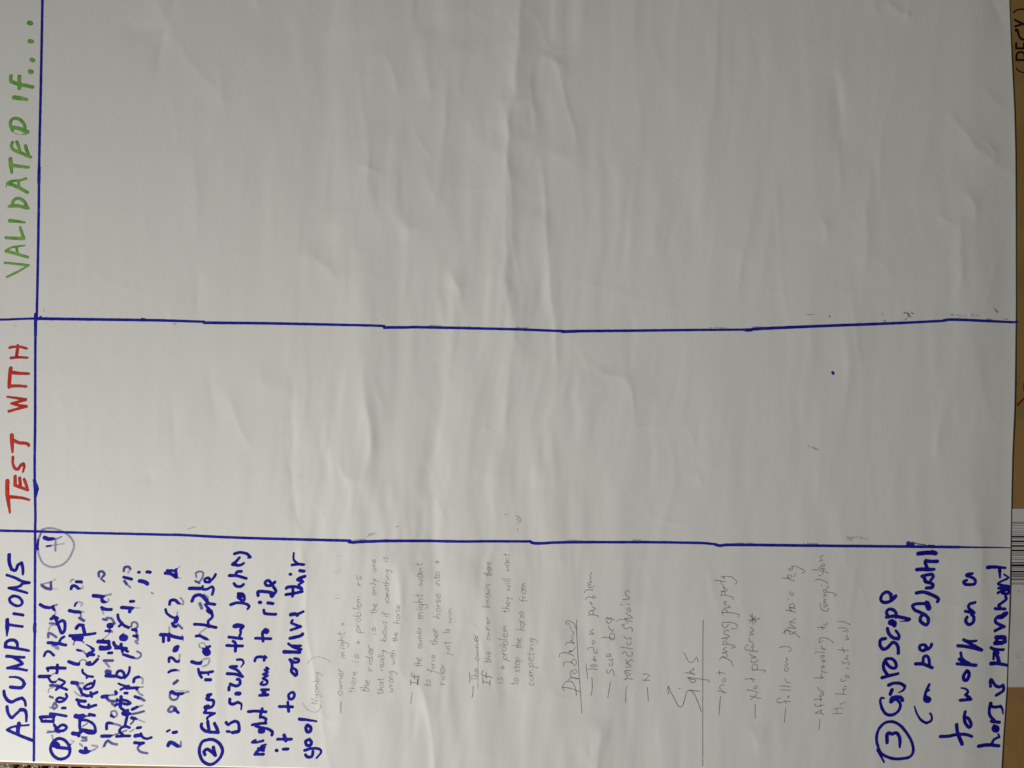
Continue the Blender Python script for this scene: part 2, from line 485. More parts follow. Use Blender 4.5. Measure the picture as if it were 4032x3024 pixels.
def thin_mark(name, strokes, ink='pencil', label=None):
    """pencil lines: narrow ribbons on the paper"""
    V, F, D = [], [], []
    for s in strokes:
        R = smooth(s)
        if len(R) == 2:
            n = max(2, int(np.hypot(*(R[1]-R[0])[:2])/5)); t = np.linspace(0, 1, n+1)[:, None]
            R = R[0]*(1-t)+R[1]*t
        T = np.gradient(R[:, :2], axis=0); ln = np.hypot(T[:, 0], T[:, 1])+1e-9
        Nn = np.stack([-T[:, 1]/ln, T[:, 0]/ln], 1)
        lift[0] = (lift[0]+1) % 12
        z0 = 0.00009+lift[0]*0.000006
        n0 = len(V); m = len(R)
        for i in range(m):
            pr = R[i, 2]*(0.85+0.3*random.random())*0.5
            for sgn in (-1, 1):
                x, y = R[i, :2]+sgn*Nn[i]*pr
                V.append(P3(x, y, float(height(x, y))+z0+i*1e-7)); D.append(R[i, 3]*(0.50+0.32*random.random()))
            if i: F.append((n0+2*i-2, n0+2*i-1, n0+2*i+1, n0+2*i))
    o = mesh_obj(name, V, F, INK[ink], sheet, dens=D)
    if label: o['label'] = label
    return o

CROPS = {'A':(0,2100,3.687),'B':(0,2550,3.687),'C':(600,2100,3.16),'D':(600,2500,3.16),'E':(0,0,3.687),'F':(0,400,3.687),'G':(0,800,3.687),
         'H':(0,1200,3.687),'I':(0,1650,3.687),'J':(1200,2130,3.687),'K':(1200,2560,3.687),'L':(1750,2130,3.687),'M':(1750,2560,3.687),
         'N':(2150,2130,3.687),'O':(2150,2500,3.687),'P':(2600,2130,2.765),'Q':(2600,2500,2.765),'R':(3100,2130,3.687),'S':(3100,2500,3.687),
         'T':(3400,2100,3.5),'U':(3400,2550,3.5),'X':(0,0,1.0)}

def build_marks(text):
    crop = 'X'; cur = None; done = []
    for ln in text.strip().splitlines():
        ln = ln.split('#')[0].strip()
        if not ln: continue
        if ln[0] == '@': crop = ln[1:].strip(); continue
        if ln[0] == '=':
            name, ink, w, label = (q.strip() for q in (ln[1:].split('|')+['']*4)[:4])
            cur = [name, ink, float(w), label, []]; done.append(cur); continue
        head = ''
        if ':' in ln: head, ln = ln.split(':')
        x0, y0, sc = CROPS[crop]
        w0 = w1 = cur[2]; d0 = d1 = 1.0
        for tk in head.split():
            if tk[0] == 'd':
                q = [float(v) for v in tk[1:].split('>')]; d0, d1 = q[0], q[-1]
            else:
                q = [float(v) for v in tk.split('>')]; w0, w1 = q[0], q[-1]
        pts = [tuple(float(v) for v in t.split(',')) for t in ln.split()]
        n = len(pts); rows = []
        for i, (px, py) in enumerate(pts):
            t = i/max(1, n-1)
            rows.append((x0+px/sc, y0+py/sc, (w0+(w1-w0)*t)/sc, d0+(d1-d0)*t))
        cur[4].append(rows)
    for name, ink, w, label, st in done:
        if not st: continue
        if ink == 'line': st = [[(x, y, ww*0.94, dd) for x, y, ww, dd in r] for r in st]
        if ink == 'blue': st = [[(x, y, ww*(1.12 if dd < 0.93 else 1.0), dd*(0.8 if dd < 0.93 else 1.0)) for x, y, ww, dd in r] for r in st]
        if name == 'smudge': st = [[(x, y, ww*1.2, dd*0.5) for x, y, ww, dd in r] for r in st]
        if name in ('smudge', 'pencil_tick', 'pencil_mark'):
            for one in st:
                if ink == 'pencil': thin_mark(name, [one], ink, label or None)
                else: blob_mark(name, [one], ink, rough=1.9, label=label or None)
            continue
        if ink in ('pencil',): thin_mark(name, st, ink, label or None)
        else: blob_mark(name, st, ink, rough=(0.28 if ink == 'line' else 0.45) if ink != 'smudge' else 2.2, label=label or None)

MARKS = r'''
@ X
= ruled_line | line | 10.5 | blue ruled line under the column headings
10.5: 175,-290 171,-100 169.5,0 166,200 162,400 157,639 155,850 148,1234 143,1281 142,1650 140,1840 143,2030 142,2100 141,2466 139.7,2550 137,2992
13: 157,662 156,700 156,722
13: 143,1238 143,1280 143,1320
14: 141,2455 140,2474 141,2486
13>16: 139,1890 142,1905
20>22: 144,1912 147,1925
20>11: 147,1925 144,1955
= ruled_line | line | 10.5 | blue ruled line above the red heading
9: -290,1264 0,1259.7 60,1257.5 142,1255
12>10: 150,1255.5 325,1258 600,1262 700,1264.5 805,1267.8
12>9.5: 806,1271.5 830,1272 1048,1274 1300,1279 1495,1284 1512,1287
12>10: 1514,1290.5 1600,1290 1668,1289.5 2016,1297.6 2221,1305
13>9.5: 2214,1307 2260,1305.5 2300,1304.5 2472,1303 2700,1300.5 2936,1299
14>10: 2936,1300.5 2955,1299.5 2985,1295.5 3200,1286 3474,1275.5 3600,1270 3712,1264
12>9: 3711,1263 3748,1259.5 3884,1265 3950,1268 4000,1269.5
d.8 5: 160,1247 166,1246
d.7 4: 470,1258 477,1256
d.8 7: 560,1256 572,1257
= ruled_line | line | 10.5 | blue ruled line below the red heading
10: -290,2080 0,2088.5 141,2091.5 300,2096 600,2103 685,2104.8 704,2105
10.5>11: 690,2104 872,2113.5 1043,2119.6 1300,2126 1380,2127.5
13>10: 1376,2132 1395,2134 1420,2132 1520,2129 1607,2128.5 1800,2131 1950,2130.5 2088,2131
12>10: 2087,2131 2096,2136.5 2116,2138.5 2150,2137 2197,2134.5 2350,2133.6 2557,2134 2750,2136.8 2805,2141
12>11: 2812,2142 2826,2146.5 2840,2147 2871,2144 3034,2145.5 3400,2149.5 3571,2151 3771,2153
11>3: 3700,2152.3 3771,2153 3890,2154.6 3980,2157.4
d.85 20>14: 3572,2138 3590,2142
d.75 8>3: 3588,2135 3612,2141
d.6 5>3: 3610,2140 3640,2144
d.6 4: 3650,2146 3675,2147
# dry fringes of the ruled lines
= smudge | smudge | 4 | dry blue fringe on the ruled line
d.7: 1395,2125 1440,2123
d.6: 1500,2124 1530,2123
d.6: 2230,2127 2290,2126
d.7: 2490,2126 2520,2125
d.6: 2895,2137 2960,2138
d.7: 3160,2139 3215,2140
d.6: 1690,1283 1740,1284
d.6: 1800,1287 1860,1289
d.6: 2018,1290 2080,1293
d.5: 2790,1291 2850,1292
d.6: 2960,1288 3000,1288
= smudge | smudge | 5 | blue ink smudges above the line at upper right
d.75 6: 3556,1232 3572,1235
d.9 9: 3572,1236 3576,1243
d.8 6: 3584,1232 3592,1236
d.5 6: 3570,1248 3600,1250
d.7 6: 3560,1260 3566,1256
d.6 8: 3740,1240 3748,1242
d.2 11: 3765,1243 3780,1247
d.2 8: 3790,1241 3800,1247
d.2 12: 3820,1243 3845,1246
d.5 8: 3916,1220 3922,1228
d.3 6: 3910,1212 3925,1232
d.4 6: 3470,1235 3472,1242
d.6 7: 3478,1266 3482,1264
d.6 5: 3950,1255 3965,1258
d.7 5: 3880,1258 3900,1259
= smudge | smudge | 5 | faint blue smudge above the lower line
d.45 9: 3335,2116 3350,2126
d.25 9: 3345,2115 3390,2116
d.2 7: 3390,2118 3412,2120
= smudge | smudge | 5 | small faint blue smear in the middle column
d.45 7: 3200,1762 3215,1770
d.2 6: 3180,1756 3205,1766
= ink_dot | blue | 9 | single blue ink dot in the middle column
11>9: 3274,1467 3278,1472
= ink_dash | pencil | 3 | short dark dash in the right column
d.8 2.4: 3174,1239.5 3188,1240 3202,1240
= ink_dot | smudge | 5 | faint dot near the dash
d.7 5: 3262,1245 3264,1248
= smudge | smudge | 3 | faint ink marks left of the lines
d.5 4: 684,1276 690,1280 696,1272
d.3 5: 60,1278 62,1284
d.35 4: 71,1278 71,1281
d.3 6: 176,1218 178,1226
d.3 6: 1505,1238 1508,1244
= pencil_tick | pencil | 3 | pencil ticks above the lower line
d.55: 740,2084 772,2072
d.6: 1445,2112 1482,2098
d.5: 1450,2104 1470,2097
d.5: 1556,2075 1572,2070
= pencil_squiggle | pencil | 3 | faint pencil squiggle at the foot of the middle column
d.6: 2028,2030 2044,2036 2050,2048 2046,2056 2034,2040
d.6: 2037,2060 2038,2066
d.6: 2038,2080 2037,2088
d.5: 1985,2024 1996,2026
# ------------------------------------------------------------ green heading
@ E
= letter | green | 50 | green letter F
50: 170,1112 168,1185 200,1205 270,1230 370,1250 480,1275
54: 291,1118 290,1290
= letter | green | 55 | green letter I of IF
62>60: 215,1425 300,1436
58>40: 300,1436 400,1456
= full_stop | green | 60 | green dot nearest the letter F
62: 444,1048 468,1056
= full_stop | green | 60 | second green dot
58: 466,876 490,888
= full_stop | green | 60 | third green dot
60: 438,606 470,616
= full_stop | green | 60 | green dot nearest the top edge
62: 430,342 458,352
@ F
= letter | green | 42 | green letter D, second
52: 195,385 300,405 410,450
42: 190,425 162,350 168,285 220,252 300,272 355,335 372,400 350,440
d.6 12: 195,440 240,475 310,488 380,478
d.85 22: 340,485 400,475 420,462
= letter | green | 42 | green letter E
42: 190,600 174,650 200,705 290,745 370,780 455,818
40: 252,592 275,650 292,725
42: 378,648 395,710 425,785
= letter | green | 50 | green letter T
54>56: 158,842 168,950
50>30: 168,950 182,1045
48>34: 185,935 300,950 425,964
= letter | green | 45 | green letter A, second
50>46: 125,1195 250,1240 410,1325
40>32: 115,1195 165,1165 300,1150 390,1125
36: 280,1160 285,1235
14: 108,1200 100,1248
= letter | green | 45 | green letter D, first
50>44: 148,1525 270,1522 420,1555
46: 188,1505 210,1440 270,1412 345,1440 385,1500 400,1550
@ G
= letter | green | 45 | green letter I of the first word
54>40: 152,262 250,270
40>28: 250,270 368,286
= letter | green | 42 | green letter L
42>44: 96,508 200,515 350,522
46>34: 355,520 325,430 302,358
= letter | green | 40 | green letter A, first
44>38: 100,702 240,740 410,790
36>22: 100,695 175,650 260,635 368,620
34: 252,655 262,730
= letter | green | 32 | green letter V
28>34: 76,870 220,885 420,908
32>36: 425,908 330,965 240,1015 115,1075
# ------------------------------------------------------------ red heading
@ H
= letter | red | 42 | red letter H
38>28: 152,625 200,615 290,613 350,625 400,640
40>30: 172,775 290,765 412,772
46: 270,598 262,680 252,760
= letter | red | 48 | red letters I and T joined by one bar
56>46: 168,925 158,1000 148,1130 145,1200
52>36: 180,985 300,998 432,1005
46>36: 185,1183 280,1180 392,1190
= letter | red | 36 | red letter W
28>44: 118,1338 260,1358 385,1380
44>34: 385,1382 280,1410 178,1435
34>42: 180,1435 290,1462 395,1478
40: 398,1480 270,1512 142,1548
@ I
= letter | red | 48 | red letter T, last of its word
56: 184,235 188,350
56>28: 188,350 195,485
46>38: 215,312 290,345 380,352 425,372 430,388
= letter | red | 40 | red letter S
34>42: 200,552 198,640 228,718 275,728
46: 275,728 315,670 352,650
42>28: 352,650 366,690 345,768
= letter | red | 44 | red letter E
46: 232,830 232,962
40: 232,962 320,995 415,1030
42: 298,855 310,985
38: 362,872 385,930 410,1010
= letter | red | 50 | large red letter T
62>60: 122,898 118,1050 130,1150
60>28: 130,1150 145,1260 158,1358
50>34: 150,1128 270,1136 360,1150 438,1172
# ------------------------------------------------------------ blue heading
@ A
= letter | blue | 50 | blue letter S at the end of the heading
55>48: 148,308 150,420 182,518
44: 182,518 240,535 275,455 325,428
55>34: 325,428 344,500 346,590
= letter | blue | 44 | blue letter N
38>42: 112,600 230,640 330,690 440,712
46>40: 425,712 340,725 290,770 142,790
42>36: 170,795 270,820 408,862
= letter | blue | 42 | blue letter O
40: 215,905 155,935 160,990 230,1040 300,1045 338,1000 300,932 230,905 190,905
= letter | blue | 42 | blue letter I
42: 212,1160 348,1182
= letter | blue | 46 | blue letter T
58>60: 118,1252 120,1370
54>26: 120,1370 115,1480
42>36: 140,1322 240,1335 340,1348
= letter | blue | 46 | blue letter P
52>40: 95,1640 100,1580 160,1545 230,1550 265,1600 262,1650
44>38: 88,1640 220,1660 350,1682 430,1698
@ B
= letter | blue | 42 | blue letter M
46>38: 110,118 240,130 365,135
44: 200,130 290,180 338,225
44: 338,230 240,262 125,290
40>36: 130,292 280,300 402,325
= letter | blue | 38 | blue letter U
28>46: 152,420 260,425 340,465 366,520
50>46: 366,520 330,572 240,575 165,565
= letter | blue | 46 | blue letter S, second
46: 70,625 80,690 130,762 190,780 260,745 328,725
46>34: 328,725 370,760 386,835
= letter | blue | 48 | blue letter S, first
44: 115,850 130,940 180,1010 230,970 310,895
54>34: 310,895 370,900 396,960 395,1060
= letter | blue | 42 | blue letter A
36>26: 115,1185 180,1150 260,1130 430,1115
40>46: 118,1185 260,1250 380,1300 490,1338
58: 288,1095 275,1170 270,1235
# ------------------------------------------------------------ block one, washed and rewritten
@ A
= number_circle | blue | 30 | faded ring around a faint numeral in the top corner
32 d.5>.42: 620,-54 690,-75 740,-79 800,-73 880,-46 975,0 1050,70 1088,150 1078,230 1020,350 940,440 830,480 740,480 640,430 585,330 562,220
34 d.97: 565,110 562,160 558,212
32 d.7: 610,-10 580,60 565,110
= numeral | blue | 30 | faded figure four in a ring
62>50: 662,60 720,80 775,76
28 d.6>.5: 775,76 850,70 905,45
30 d.55: 822,75 820,170 818,250
30: 690,186 735,178
24 d.45>.3: 735,178 820,165 945,145
= word | blue | 45 | blurred blue writing, first line of block one
45 d.9: 622,750 680,790 750,805
28 d.45: 605,735 700,715 765,700
18 d.3: 765,695 830,655
40 d.9: 750,705 758,800
15 d.3: 770,805 850,800
48: 598,1030 650,1060 730,1075
34 d.6: 750,1070 790,1050 838,1030
45 d.95: 770,1062 795,1095
22 d.45: 800,1100 826,1145 780,1195
48: 755,1235 810,1210 845,1230
44: 820,1235 850,1300 880,1380 905,1440 945,1420 958,1340 950,1275 905,1262 865,1290
35 d.75: 738,1300 800,1305
25 d.4: 830,1320 750,1340 718,1400
40 d.8: 715,1500 720,1440 770,1458 830,1500
45: 712,1580 850,1592 968,1615
40: 870,1585 895,1530 945,1495
45 d.5: 780,1620 850,1650
@ B
38 d.95: 655,115 680,60 730,48 795,105
35 d.5: 825,2 860,12
46: 700,292 760,285 850,286 958,290
36: 695,292 715,330
45: 846,245 844,345
52: 585,412 650,412 720,408
28 d.4: 740,405 790,372 845,365
36 d.95: 722,440 760,490 815,490
20 d.35: 830,480 872,440
45 d.9: 745,542 850,545
32>40: 872,452 955,492 880,560 830,600
40: 880,562 985,602
22 d.4: 780,570 722,595 718,640
34 d.85: 735,700 780,718
38: 970,665 985,700 945,760 870,780 830,752 870,718 950,735
36 d.75: 800,795 780,850 800,880 842,840 808,800
30 d.5: 740,860 800,872
40: 918,868 962,868
46: 595,1000 700,995 800,990
44: 622,1060 700,1060 785,1065
40: 602,1010 625,1055
44>36: 742,950 850,962 978,985
36: 792,980 790,1060
42: 800,1110 840,1160 900,1115 955,1118 978,1155 935,1195 860,1195 820,1170
28 d.85: 702,1220 760,1215 830,1205
20 d.35: 700,1190 760,1200
22 d.35: 830,1232 885,1220
35 d.4: 770,1262 780,1312
= number_circle | blue | 45 | dark ring around the overwritten number one
45: 765,1385 745,1460 780,1545 850,1600 930,1602 1005,1560 1030,1470 990,1370 920,1318 855,1312 790,1350 760,1400
75: 800,1375 845,1400 850,1425
48: 790,1415 870,1440 1000,1452
20 d.35: 1020,1410 1090,1352 1040,1340
@ A
= word | blue | 45 | blurred blue writing, second line of block one
42: 1045,800 1062,757 1110,762 1150,795
25 d.4: 1150,795 1215,792 1212,760
42: 1122,697 1180,700
30 d.45: 1192,692 1210,712
28 d.5: 1035,700 1050,672 1080,665
35: 1100,1045 1112,1012
30 d.35: 1112,1010 1160,990 1210,1010 1190,1045
50: 1022,1115 1090,1130 1160,1135
25 d.45: 1160,1135 1230,1135
30 d.6: 1185,1140 1190,1215
42 d.9: 1165,1222 1232,1262
50: 1122,1370 1160,1325 1222,1330
52: 1222,1360 1240,1430
46>40: 1028,1480 1150,1475 1290,1460 1395,1445
90: 1095,1505 1170,1515
60: 1150,1500 1200,1510
25 d.7: 1100,1550 1080,1608
30 d.6: 1190,1540 1230,1580
16>30: 1265,1605 1320,1635 1375,1672
@ B
36 d.97: 1132,25 1168,35
30 d.6: 1170,35 1220,45 1248,75
42: 1345,0 1372,35 1290,85 1285,115
44: 1290,95 1375,95
30 d.9: 1440,112 1448,120
50: 1012,195 1090,225 1155,235
24 d.5: 1160,235 1180,180 1240,170 1262,190
42: 1318,205 1272,228 1350,235 1430,160
34: 1210,312 1215,350 1280,400 1360,415
34: 1285,400 1272,430
54: 1060,500 1120,505
34 d.5: 1120,505 1222,510
44 d.8: 1130,512 1170,590
38: 1385,472 1360,555 1290,590 1232,580 1262,540 1340,508
42: 1190,600 1205,660 1290,690 1420,640
40: 1330,642 1345,705
24 d.4: 1095,630 1150,680 1200,702
48: 1130,748 1180,765 1250,770
42: 1150,765 1172,830 1280,858 1405,825
40: 1300,820 1304,865
72: 1115,985 1160,992 1215,985
30 d.6: 1235,990 1310,980
44: 1312,958 1385,975
45: 1172,1020 1170,1130 1182,1180
40: 1170,1042 1270,1045 1368,1100 1398,1180 1385,1228 1300,1230 1220,1192
44: 1182,1180 1270,1190 1400,1212
60>50: 1070,1235 1140,1240 1200,1205
48: 1120,1240 1160,1268
25 d.6: 1215,1132 1280,1092
30 d.8: 1205,1290 1270,1292
30 d.75: 1202,1340 1268,1340 1260,1312 1212,1302
30 d.5: 1172,1385 1210,1420
55: 1180,1490 1240,1510 1290,1500
56: 1255,1452 1262,1480
28 d.45: 1290,1500 1380,1470 1432,1420 1352,1410
@ A
= word | blue | 40 | blurred blue writing, third line of block one
38 d.92: 1450,622 1448,560 1500,548 1532,590 1500,628
30 d.92: 1480,655 1530,695
54: 1372,900 1430,905 1500,915
34 d.5: 1500,915 1560,895 1622,880
48: 1490,930 1500,980 1530,990
25 d.4: 1530,990 1582,990 1588,945
44: 1488,1070 1540,1095 1630,1100
30 d.25: 1490,1110 1520,1170
40 d.92: 1512,1240 1560,1250
38 d.75: 1560,1222 1630,1230 1678,1300
82: 1600,1332 1622,1332
35: 1545,1410 1600,1410
38 d.6: 1602,1400 1638,1420
20 d.4: 1610,1430 1560,1490 1500,1532
58: 1440,1565 1500,1565 1590,1570
50: 1590,1562 1600,1645
66: 1475,1650 1530,1660 1600,1650
@ B
42: 1468,15 1540,15 1600,2
40 d.95: 1588,70 1638,68
42 d.92: 1522,180 1648,180
34 d.6: 1545,210 1600,272
72 d.92: 1565,340 1602,345
48: 1552,400 1620,405 1700,405
40: 1700,405 1720,342 1780,330 1820,390 1780,430 1722,412
42>34: 1822,430 1862,390 1890,330 1893,275
54: 1500,705 1560,696
30 d.65: 1560,690 1700,670
44 d.9: 1562,720 1600,760 1700,772
45: 1690,632 1705,650
40 d.75: 1638,800 1682,840
30 d.6: 1625,985 1630,920 1690,912 1712,970 1672,1002
38 d.95: 1640,982 1645,990
42: 1560,1170 1566,1090 1620,1085
34 d.7: 1620,1085 1700,1105 1758,1122
48: 1490,1275 1560,1275 1610,1274
24 d.75: 1620,1270 1720,1240 1850,1190
40 d.92: 1525,1415 1550,1362 1582,1340
40 d.9>.7: 1582,1340 1640,1380 1708,1395
20 d.4: 1525,1400 1502,1442
@ A
= word | blue | 40 | blurred blue writing, fourth line of block one
38 d.92: 1810,542 1820,490 1880,480 1905,512
30 d.4: 1902,520 1870,572
42 d.97: 1808,630 1922,660
44 d.92: 1820,690 1850,730
30 d.6: 1850,730 1905,782
42: 2024,560 2036,560
46: 2145,555 2190,560
56: 2040,685 2110,700 2150,728
42 d.97: 1905,982 1955,980
50: 1780,1070 1850,1075 1930,1080
50: 1900,1085 1895,1132
20 d.4: 1930,1075 2040,1075
38>44: 1722,1175 1735,1240 1800,1320 1880,1362
38: 1790,1302 1742,1342
100: 1790,1505 1822,1510
36: 1800,1460 1762,1500 1765,1530
45: 1662,1575 1680,1620 1750,1650 1850,1665
50: 1770,1605 1770,1660
32 d.7: 1920,1345 1930,1290 1990,1288 2012,1340 1972,1382
40 d.95: 1932,1390 1990,1402
40 d.95: 1952,1480 1990,1490
38 d.6: 1995,1430 2012,1540 1980,1560 2010,1592
@ B
40: 1690,0 1780,5 1868,48
40: 1782,0 1790,55
42: 1802,92 1870,115 1940,135
30 d.7: 1940,135 2010,150 2060,110 2050,70 2000,48
42 d.95: 1952,490 1962,440 2020,415
28 d.5: 2020,415 2080,440 2082,510
28>36: 1732,512 1800,540 1880,552
38: 1880,550 1765,600
44: 1850,582 1950,575 2005,575
25 d.5: 2012,570 2090,560
34 d.5: 2000,602 2040,660 2080,682
40: 1822,650 1858,652
40 d.95: 1972,700 2020,720
42 d.85: 2020,720 2060,730 2105,758
50: 1770,705 1766,770 1756,845
40: 1692,820 1790,800 1850,815 1902,798 1850,762 1782,748
38: 1710,742 1726,762
45 d.97: 1932,888 1990,857
30 d.5: 1990,857 2082,830
40: 1772,872 1830,910 1868,900
80: 1812,942 1860,950
36 d.85: 1870,950 1960,950 2100,915
42: 1862,972 1840,1060 1828,1120
48 d.97: 1925,1010 1970,1020
25 d.4: 1982,1020 2110,1072
30 d.8: 1950,1060 1912,1098
40: 1705,1280 1800,1272 1895,1270
40: 1802,1262 1750,1210 1765,1160 1830,1132 1890,1150
42 d.97: 2005,1155 2052,1150
25 d.5: 1900,1210 1960,1175
56: 1975,1270 2050,1262
36 d.95: 2055,1235 2082,1290 2140,1312 2208,1295
44: 1965,1370 2040,1375 2095,1375
36 d.8: 2080,1372 2012,1440 2050,1500 2150,1522
@ C
= word | blue | 40 | washed out blue figures, last line of block one
42: 172,490 240,500 305,540
40 d.97: 300,452 308,538
30: 192,455 300,462
20: 255,500 262,508
15 d.35: 312,440 355,402
12 d.35: 312,546 368,556
38 d.95: 222,880 235,832 290,825 330,862
24 d.5: 330,862 388,880 392,840 358,798
32: 174,942 190,990 250,1035 318,1050
44: 318,1050 310,1085 292,1098 305,1045
20 d.4: 320,970 316,1035
40 d.97: 258,1115 275,1148 300,1152
30 d.8: 330,1130 380,1178
42: 112,1255 200,1258 280,1280 368,1300
38: 148,1272 146,1342
42: 216,1272 212,1325
30 d.35: 220,1165 222,1228
18 d.35: 380,1262 395,1330
36 d.97: 325,1400 292,1410 276,1455 308,1450 330,1405
34 d.95: 216,1590 220,1542 260,1545 300,1585 332,1590
26 d.35: 342,1570 352,1500
@ D
34 d.97: 212,455 250,435 292,430
24 d.6: 292,430 342,436
40 d.92: 276,598 320,562
48>34: 255,702 300,725 382,722
20 d.6: 382,720 462,700
30 d.8: 235,702 225,760 260,800 312,790 332,752
14 d.35: 300,682 450,690
34 d.75: 242,880 205,930 240,950 300,905 262,882
36 d.95: 292,920 330,958
30 d.95: 192,1190 222,1176
40: 268,1205 308,1200
48 d.97: 205,1365 222,1330 262,1335 320,1370
28 d.6: 322,1370 362,1380 362,1320
@ A
= smudge | smudge | 20 | faint dot of washed ink
26 d.85: 2210,860 2232,868
# ------------------------------------------------------------ block two
@ D
= number_circle | blue | 38 | blue ring around the number two
38: 730,1290 640,1312 600,1380 594,1460 630,1550 700,1598 770,1590 848,1520 880,1430 840,1340 770,1295 712,1290
= numeral | blue | 40 | blue number two in a ring
40: 662,1480 650,1442 690,1412 740,1440 792,1488
42: 765,1388 775,1430 786,1478
= word | blue | 36 | blue word on the first line of note two
38: 620,1098 620,1140 680,1190 828,1205
38: 695,1065 712,1170
40: 780,1092 808,1150 824,1198
32: 690,1032 700,1012 782,966
32: 782,966 700,962 652,958 672,930 682,900
32: 660,885 700,872 712,890 662,900
34: 690,902 742,890 770,850 762,805 700,800 682,780
32: 682,782 712,762 690,745 705,735 740,732
= word | blue | 36 | short blue word after Even
42: 672,548 732,550
34: 580,418 592,470 622,522
36: 592,460 680,462 758,448
28: 700,465 706,488
= word | blue | 36 | smeared blue word in the first line of note two
@ C
25 d.4: 600,1610 650,1560 715,1552 700,1620 630,1652
44: 500,1590 560,1608 605,1608
96: 675,1460 688,1475
36: 690,1420 722,1400
20 d.45: 590,1380 600,1412 640,1422
20 d.35: 590,1372 640,1355 680,1402
38 d.97: 552,1272 600,1270 680,1308
24 d.35: 600,1232 680,1170
20 d.5: 682,1310 715,1322
= word | blue | 38 | blue word horse written over a smeared one
38: 532,1125 620,1130 700,1142 798,1166
36: 712,1155 702,1090 752,1040 750,1000 742,975
62: 705,952 732,972
36: 680,900 715,940
36: 665,882 700,870 785,880
45 d.7: 600,870 622,925
42 d.98: 502,838 530,780 600,762 650,800 702,860
28 d.35: 652,760 700,790 692,822
34: 632,655 632,690 690,690 745,660 768,690 752,755
45 d.98: 470,680 540,680 605,682
24 d.7: 556,540 550,490 600,470 642,492 622,560 590,600
30 d.9: 542,590 592,612
34: 722,602 665,600 662,562 712,552 722,592
34: 722,592 770,550 792,508
= word | blue | 36 | blue word is at the start of its line
@ D
34: 938,1190 972,1195
44: 1005,1205 1078,1192
38: 925,1080 950,1108 990,1082 1040,1065 1080,1092 1088,1175
= word | blue | 38 | blue word sick on its line
40>38: 970,792 972,840 1010,852 1070,830
38>20: 1070,830 1112,850 1112,920
52: 1052,722 1090,722
38: 960,642 958,678
38: 1062,545 1092,552 1095,605 1050,628 990,610 975,602
38: 938,475 1040,482 1128,510
34: 1120,505 1060,430 972,392 1055,385
32>22: 1060,302 1120,302 1142,340 1112,388
= word | blue | 36 | blue word the on its line
36: 932,125 1030,130 1128,132
38: 1012,72 1038,100 1040,195
@ C
36: 958,1285 1040,1295 1118,1305
34: 1085,1290 1105,1230 1100,1192
34: 1102,1195 1138,1150 1062,1130 1018,1148 1035,1162 1092,1152
= word | blue | 36 | blue word jockey on its line
38>30: 982,882 1060,860 1150,868 1212,900 1192,935
36: 1075,745 1130,752 1152,800 1138,836 1092,810 1072,778 1115,785
36: 1022,620 1052,655 1110,655 1138,632
40>34: 965,520 1060,525 1175,558
38: 1042,508 1062,475 1112,470
36: 1088,300 1045,350 1002,380 1055,388
36: 1002,385 1090,395 1142,370
36: 1028,252 1100,235 1180,252 1225,295
26: 1225,296 1196,300
= word | blue | 34 | blue word might on its line
@ D
36: 1282,1475 1388,1475
34: 1295,1450 1340,1422 1392,1430
32: 1322,1402 1398,1395
30: 1400,1392 1362,1375 1412,1358
30: 1290,1300 1248,1325 1300,1326 1382,1308
48: 1382,1155 1345,1170 1345,1195 1385,1192
36: 1292,1122 1370,1150 1440,1162 1498,1200 1490,1240
34: 1248,1110 1340,1095 1418,1092
32: 1402,1088 1418,1040 1362,1012 1348,1020
30: 1348,1015 1352,955
36: 1202,945 1300,940 1418,952
36: 1372,912 1350,995
= word | blue | 32 | blue word want on its line
36: 1340,745 1440,740
56: 1395,728 1392,695
34: 1362,675 1448,675
30: 1372,578 1352,600 1380,615 1428,605 1434,572
28: 1430,562 1382,532 1438,502 1382,482 1440,460 1402,430 1450,422 1422,402
36: 1280,318 1292,280 1340,266 1418,276
32: 1402,258 1395,312
= word | blue | 36 | blue word to before ride
@ C
34: 1288,1300 1380,1302 1478,1308
36: 1382,1335 1375,1240 1392,1205
72: 1412,1208 1424,1215
= word | blue | 36 | blue word ride
36: 1390,952 1402,990 1450,1000 1538,1005
40: 1338,853 1352,856
40: 1442,860 1502,870
38: 1322,770 1322,722 1400,722 1500,740 1488,780 1480,755
36: 1498,780 1540,720 1512,662
34: 1480,648 1420,642 1408,600 1450,582 1482,620 1472,645
40: 1492,638 1528,605
= word | blue | 38 | blue word it on its line
@ D
40: 1545,1428 1554,1432
36: 1632,1415 1692,1412
36: 1562,1290 1650,1290 1732,1290
42: 1642,1240 1665,1308
= word | blue | 38 | blue word to below it
38: 1582,886 1660,885 1748,888
36: 1688,832 1700,945
36: 1705,790 1700,735 1750,708 1772,740 1750,788 1712,792
= word | blue | 38 | blue word achive on its line
36: 1782,500 1732,450 1742,412 1790,430 1802,480 1790,498
38: 1740,402 1740,345 1712,302
36: 1718,300 1762,335 1818,330 1820,300 1772,288
@ C
50>44: 1645,1470 1740,1472
44: 1740,1472 1835,1475
34: 1695,1368 1738,1395 1850,1395
40: 1742,1402 1850,1440
42: 1715,1302 1780,1288 1850,1270 1872,1248
34: 1745,1078 1732,1110 1800,1140 1848,1155
34: 1848,1158 1725,1200
48: 1725,1008 1780,1000 1808,1012
36: 1812,1000 1882,970
= word | blue | 36 | blue word their with a dotted i
38: 1665,758 1760,745 1868,720
36: 1755,668 1748,780
38: 1668,682 1692,665 1780,660 1865,690
32: 1862,680 1822,642 1882,598
42: 1868,590 1812,572 1850,548 1902,530
38: 1716,506 1728,508
44: 1840,460 1888,466
36: 1742,390 1820,380 1888,386
36>22: 1812,375 1762,320 1765,240
= word | blue | 38 | blue word goal, last of note two
@ D
